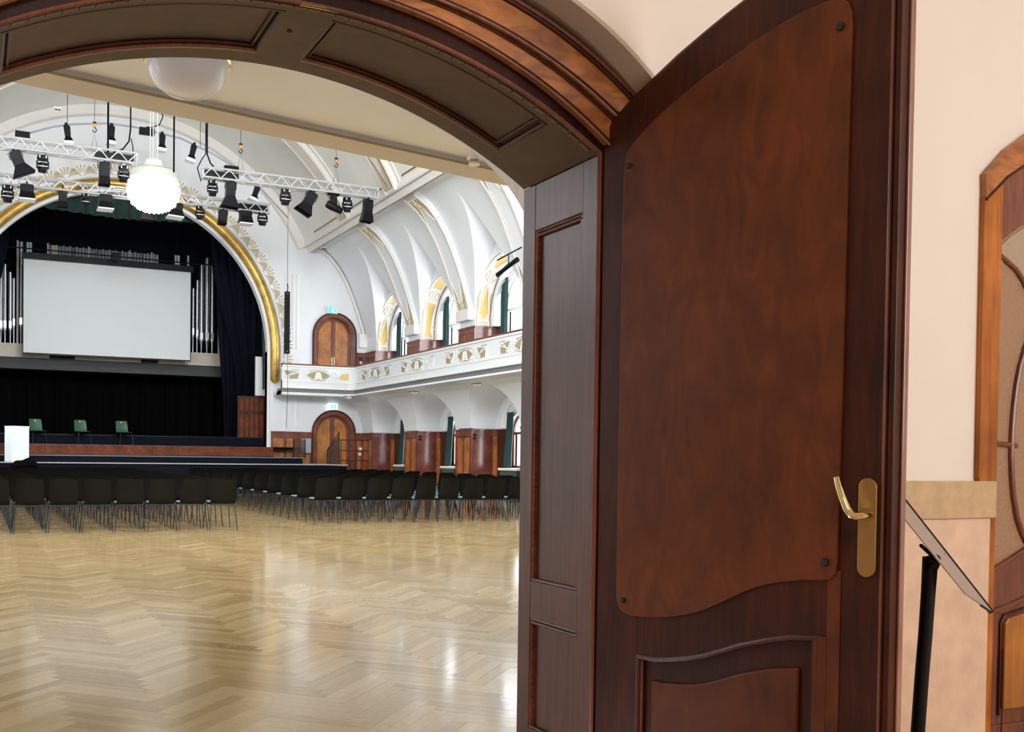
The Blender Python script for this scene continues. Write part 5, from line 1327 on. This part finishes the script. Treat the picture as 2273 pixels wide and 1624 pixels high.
for i, (x, y, z, l) in enumerate(((11.6, 34.4, 8.75, 'small white detector under the cornice at the far right of the vault'), (2.35, 33.0, 11.95, 'small white camera on the vault at the upper left'))):
    e = empty('detector', (x, y, z), 0, l, 'detector'); MB().box(-.12, .12, -.05, .05, -.03, .05).build('body', 'whitep', e); MB().box(-.07, -.02, -.06, -.05, -.06, -.02).build('sensor', 'black', e); MB().box(.02, .07, -.06, -.05, -.06, -.02).build('sensor', 'black', e)

# stair railings beside the stage
sr = empty('stair_railing', (11.7, 33.2, .95), 0, 'sloping dark balustrade with upright slats before the lower arched door', 'railing')
P(MB().tube([(11.30, 32.9, 1.42), (11.72, 32.9, 2.06), (11.74, 32.9, .95)], .03, 6), 'handrail', 'black', sr)
P(MB().tube([(11.30, 32.9, .95), (11.30, 32.9, 1.42)], .02, 6), 'post', 'black', sr)
for i in range(8): P(MB().box(11.31 + i * .052, 11.345 + i * .052, 32.88, 32.92, .95, 1.40 + .078 * i), 'slat', 'jamb', sr)
gr_ = empty('ramp_railing', (12.4, 33.0, .9), 0, 'low dark railing with horizontal bars right of the sloping balustrade', 'railing')
for z in (1.08, 1.43, 1.80): P(MB().tube([(11.80, 33.0, z), (12.9, 33.0, z)], .018, 6), 'rail', 'mahog', gr_)
for x in (11.85, 12.35, 12.88): P(MB().tube([(x, 33.0, .4), (x, 33.0, 1.82)], .018, 6), 'post', 'mahog', gr_)
gt = empty('stage_gate', (10.4, 33.7, 1.15), 0, 'dark slatted gate at the right end of the black podium', 'gate')
P(MB().tube([(10.32, 33.7, 1.15), (10.32, 33.7, 1.80), (10.74, 33.7, 1.80), (10.74, 33.7, 1.15)], .025, 6), 'gate_frame', 'black', gt)
for i in range(6): P(MB().box(10.35 + i * .063, 10.385 + i * .063, 33.68, 33.72, 1.16, 1.78), 'slat', 'jamb', gt)
sb = empty('switch_cabinet', (10.95, 34.85, 1.35), 0, 'grey metal switch cabinet on the panelling left of the lower door', 'cabinet')
P(MB().box(10.98, 11.33, 34.80, 34.98, 1.32, 1.86), 'case', 'steelgrey', sb, bevel=.01); P(MB().box(11.0, 11.31, 34.79, 34.80, 1.35, 1.83), 'cabinet_door', 'steelgrey', sb)

# ------------------------------------------------ green window curtains of the right wall, window seats
for i, c in enumerate(NICHES[:4]):
    where = ('in the farthest bay', 'in the second bay from the stage', 'in the third bay from the stage', 'in the nearest bay')[i]
    curtain('window_curtain', [(14.12, c + 1.04), (14.12, c + .66)], [(14.12, c + 1.04), (14.12, c + .74)], 6.45, 3.6, 'teal_c', 'dark green curtain of the gallery window ' + where, amp=.05, fold=.16, nz=8, group='gallery window curtains')
    curtain('window_curtain', [(14.13, c + .60), (14.13, c + .24)], [(14.06, c + .66), (14.06, c + .22)], 2.55, .98, 'teal_c', 'green curtain of the lower window ' + where, amp=.05, fold=.15, nz=8, group='lower window curtains')
    sl_ = empty('radiator_cover', (14.15, c + .1, 0), 0, 'white topped radiator cover under the window ' + where, 'radiator cover', 'radiator covers')
    P(MB().box(13.86, 14.20, c - .45, c + .62, .88, .95), 'cover_top', 'whitep', sl_, bevel=.01); P(MB().box(13.9, 14.19, c - .38, c + .55, 0, .88), 'cover_front', 'greenc', sl_)
# spotlights fixed to the parapet at the right edge
bs = empty('gallery_spot_bar', (12.5, 22.6, 6.3), 0, 'black spotlight bar with projector on the gallery beside the doorway jamb', 'spotlight')
P(MB().tube([(12.6, 23.15, 6.42), (12.6, 21.9, 6.52)], .02, 6), 'bar', 'black', bs)
P(MB().tube([(12.6, 22.55, 6.46), (12.6, 22.55, 6.22)], .015, 6), 'hanger', 'black', bs)
P(MB().tube([(12.6, 23.1, 6.03), (12.6, 22.8, 6.10), (12.6, 22.1, 6.25)], [.07, .055, .07], 10), 'projector', 'black', bs, smooth=True)
P(MB().tube([(12.6, 23.12, 6.026), (12.6, 23.09, 6.03)], .06, 10), 'lens', 'steelgrey', bs)
P(MB().tube([(12.9, 22.0, 4.4), (12.8, 22.0, 6.6)], .02, 6), 'stand', 'black', bs)
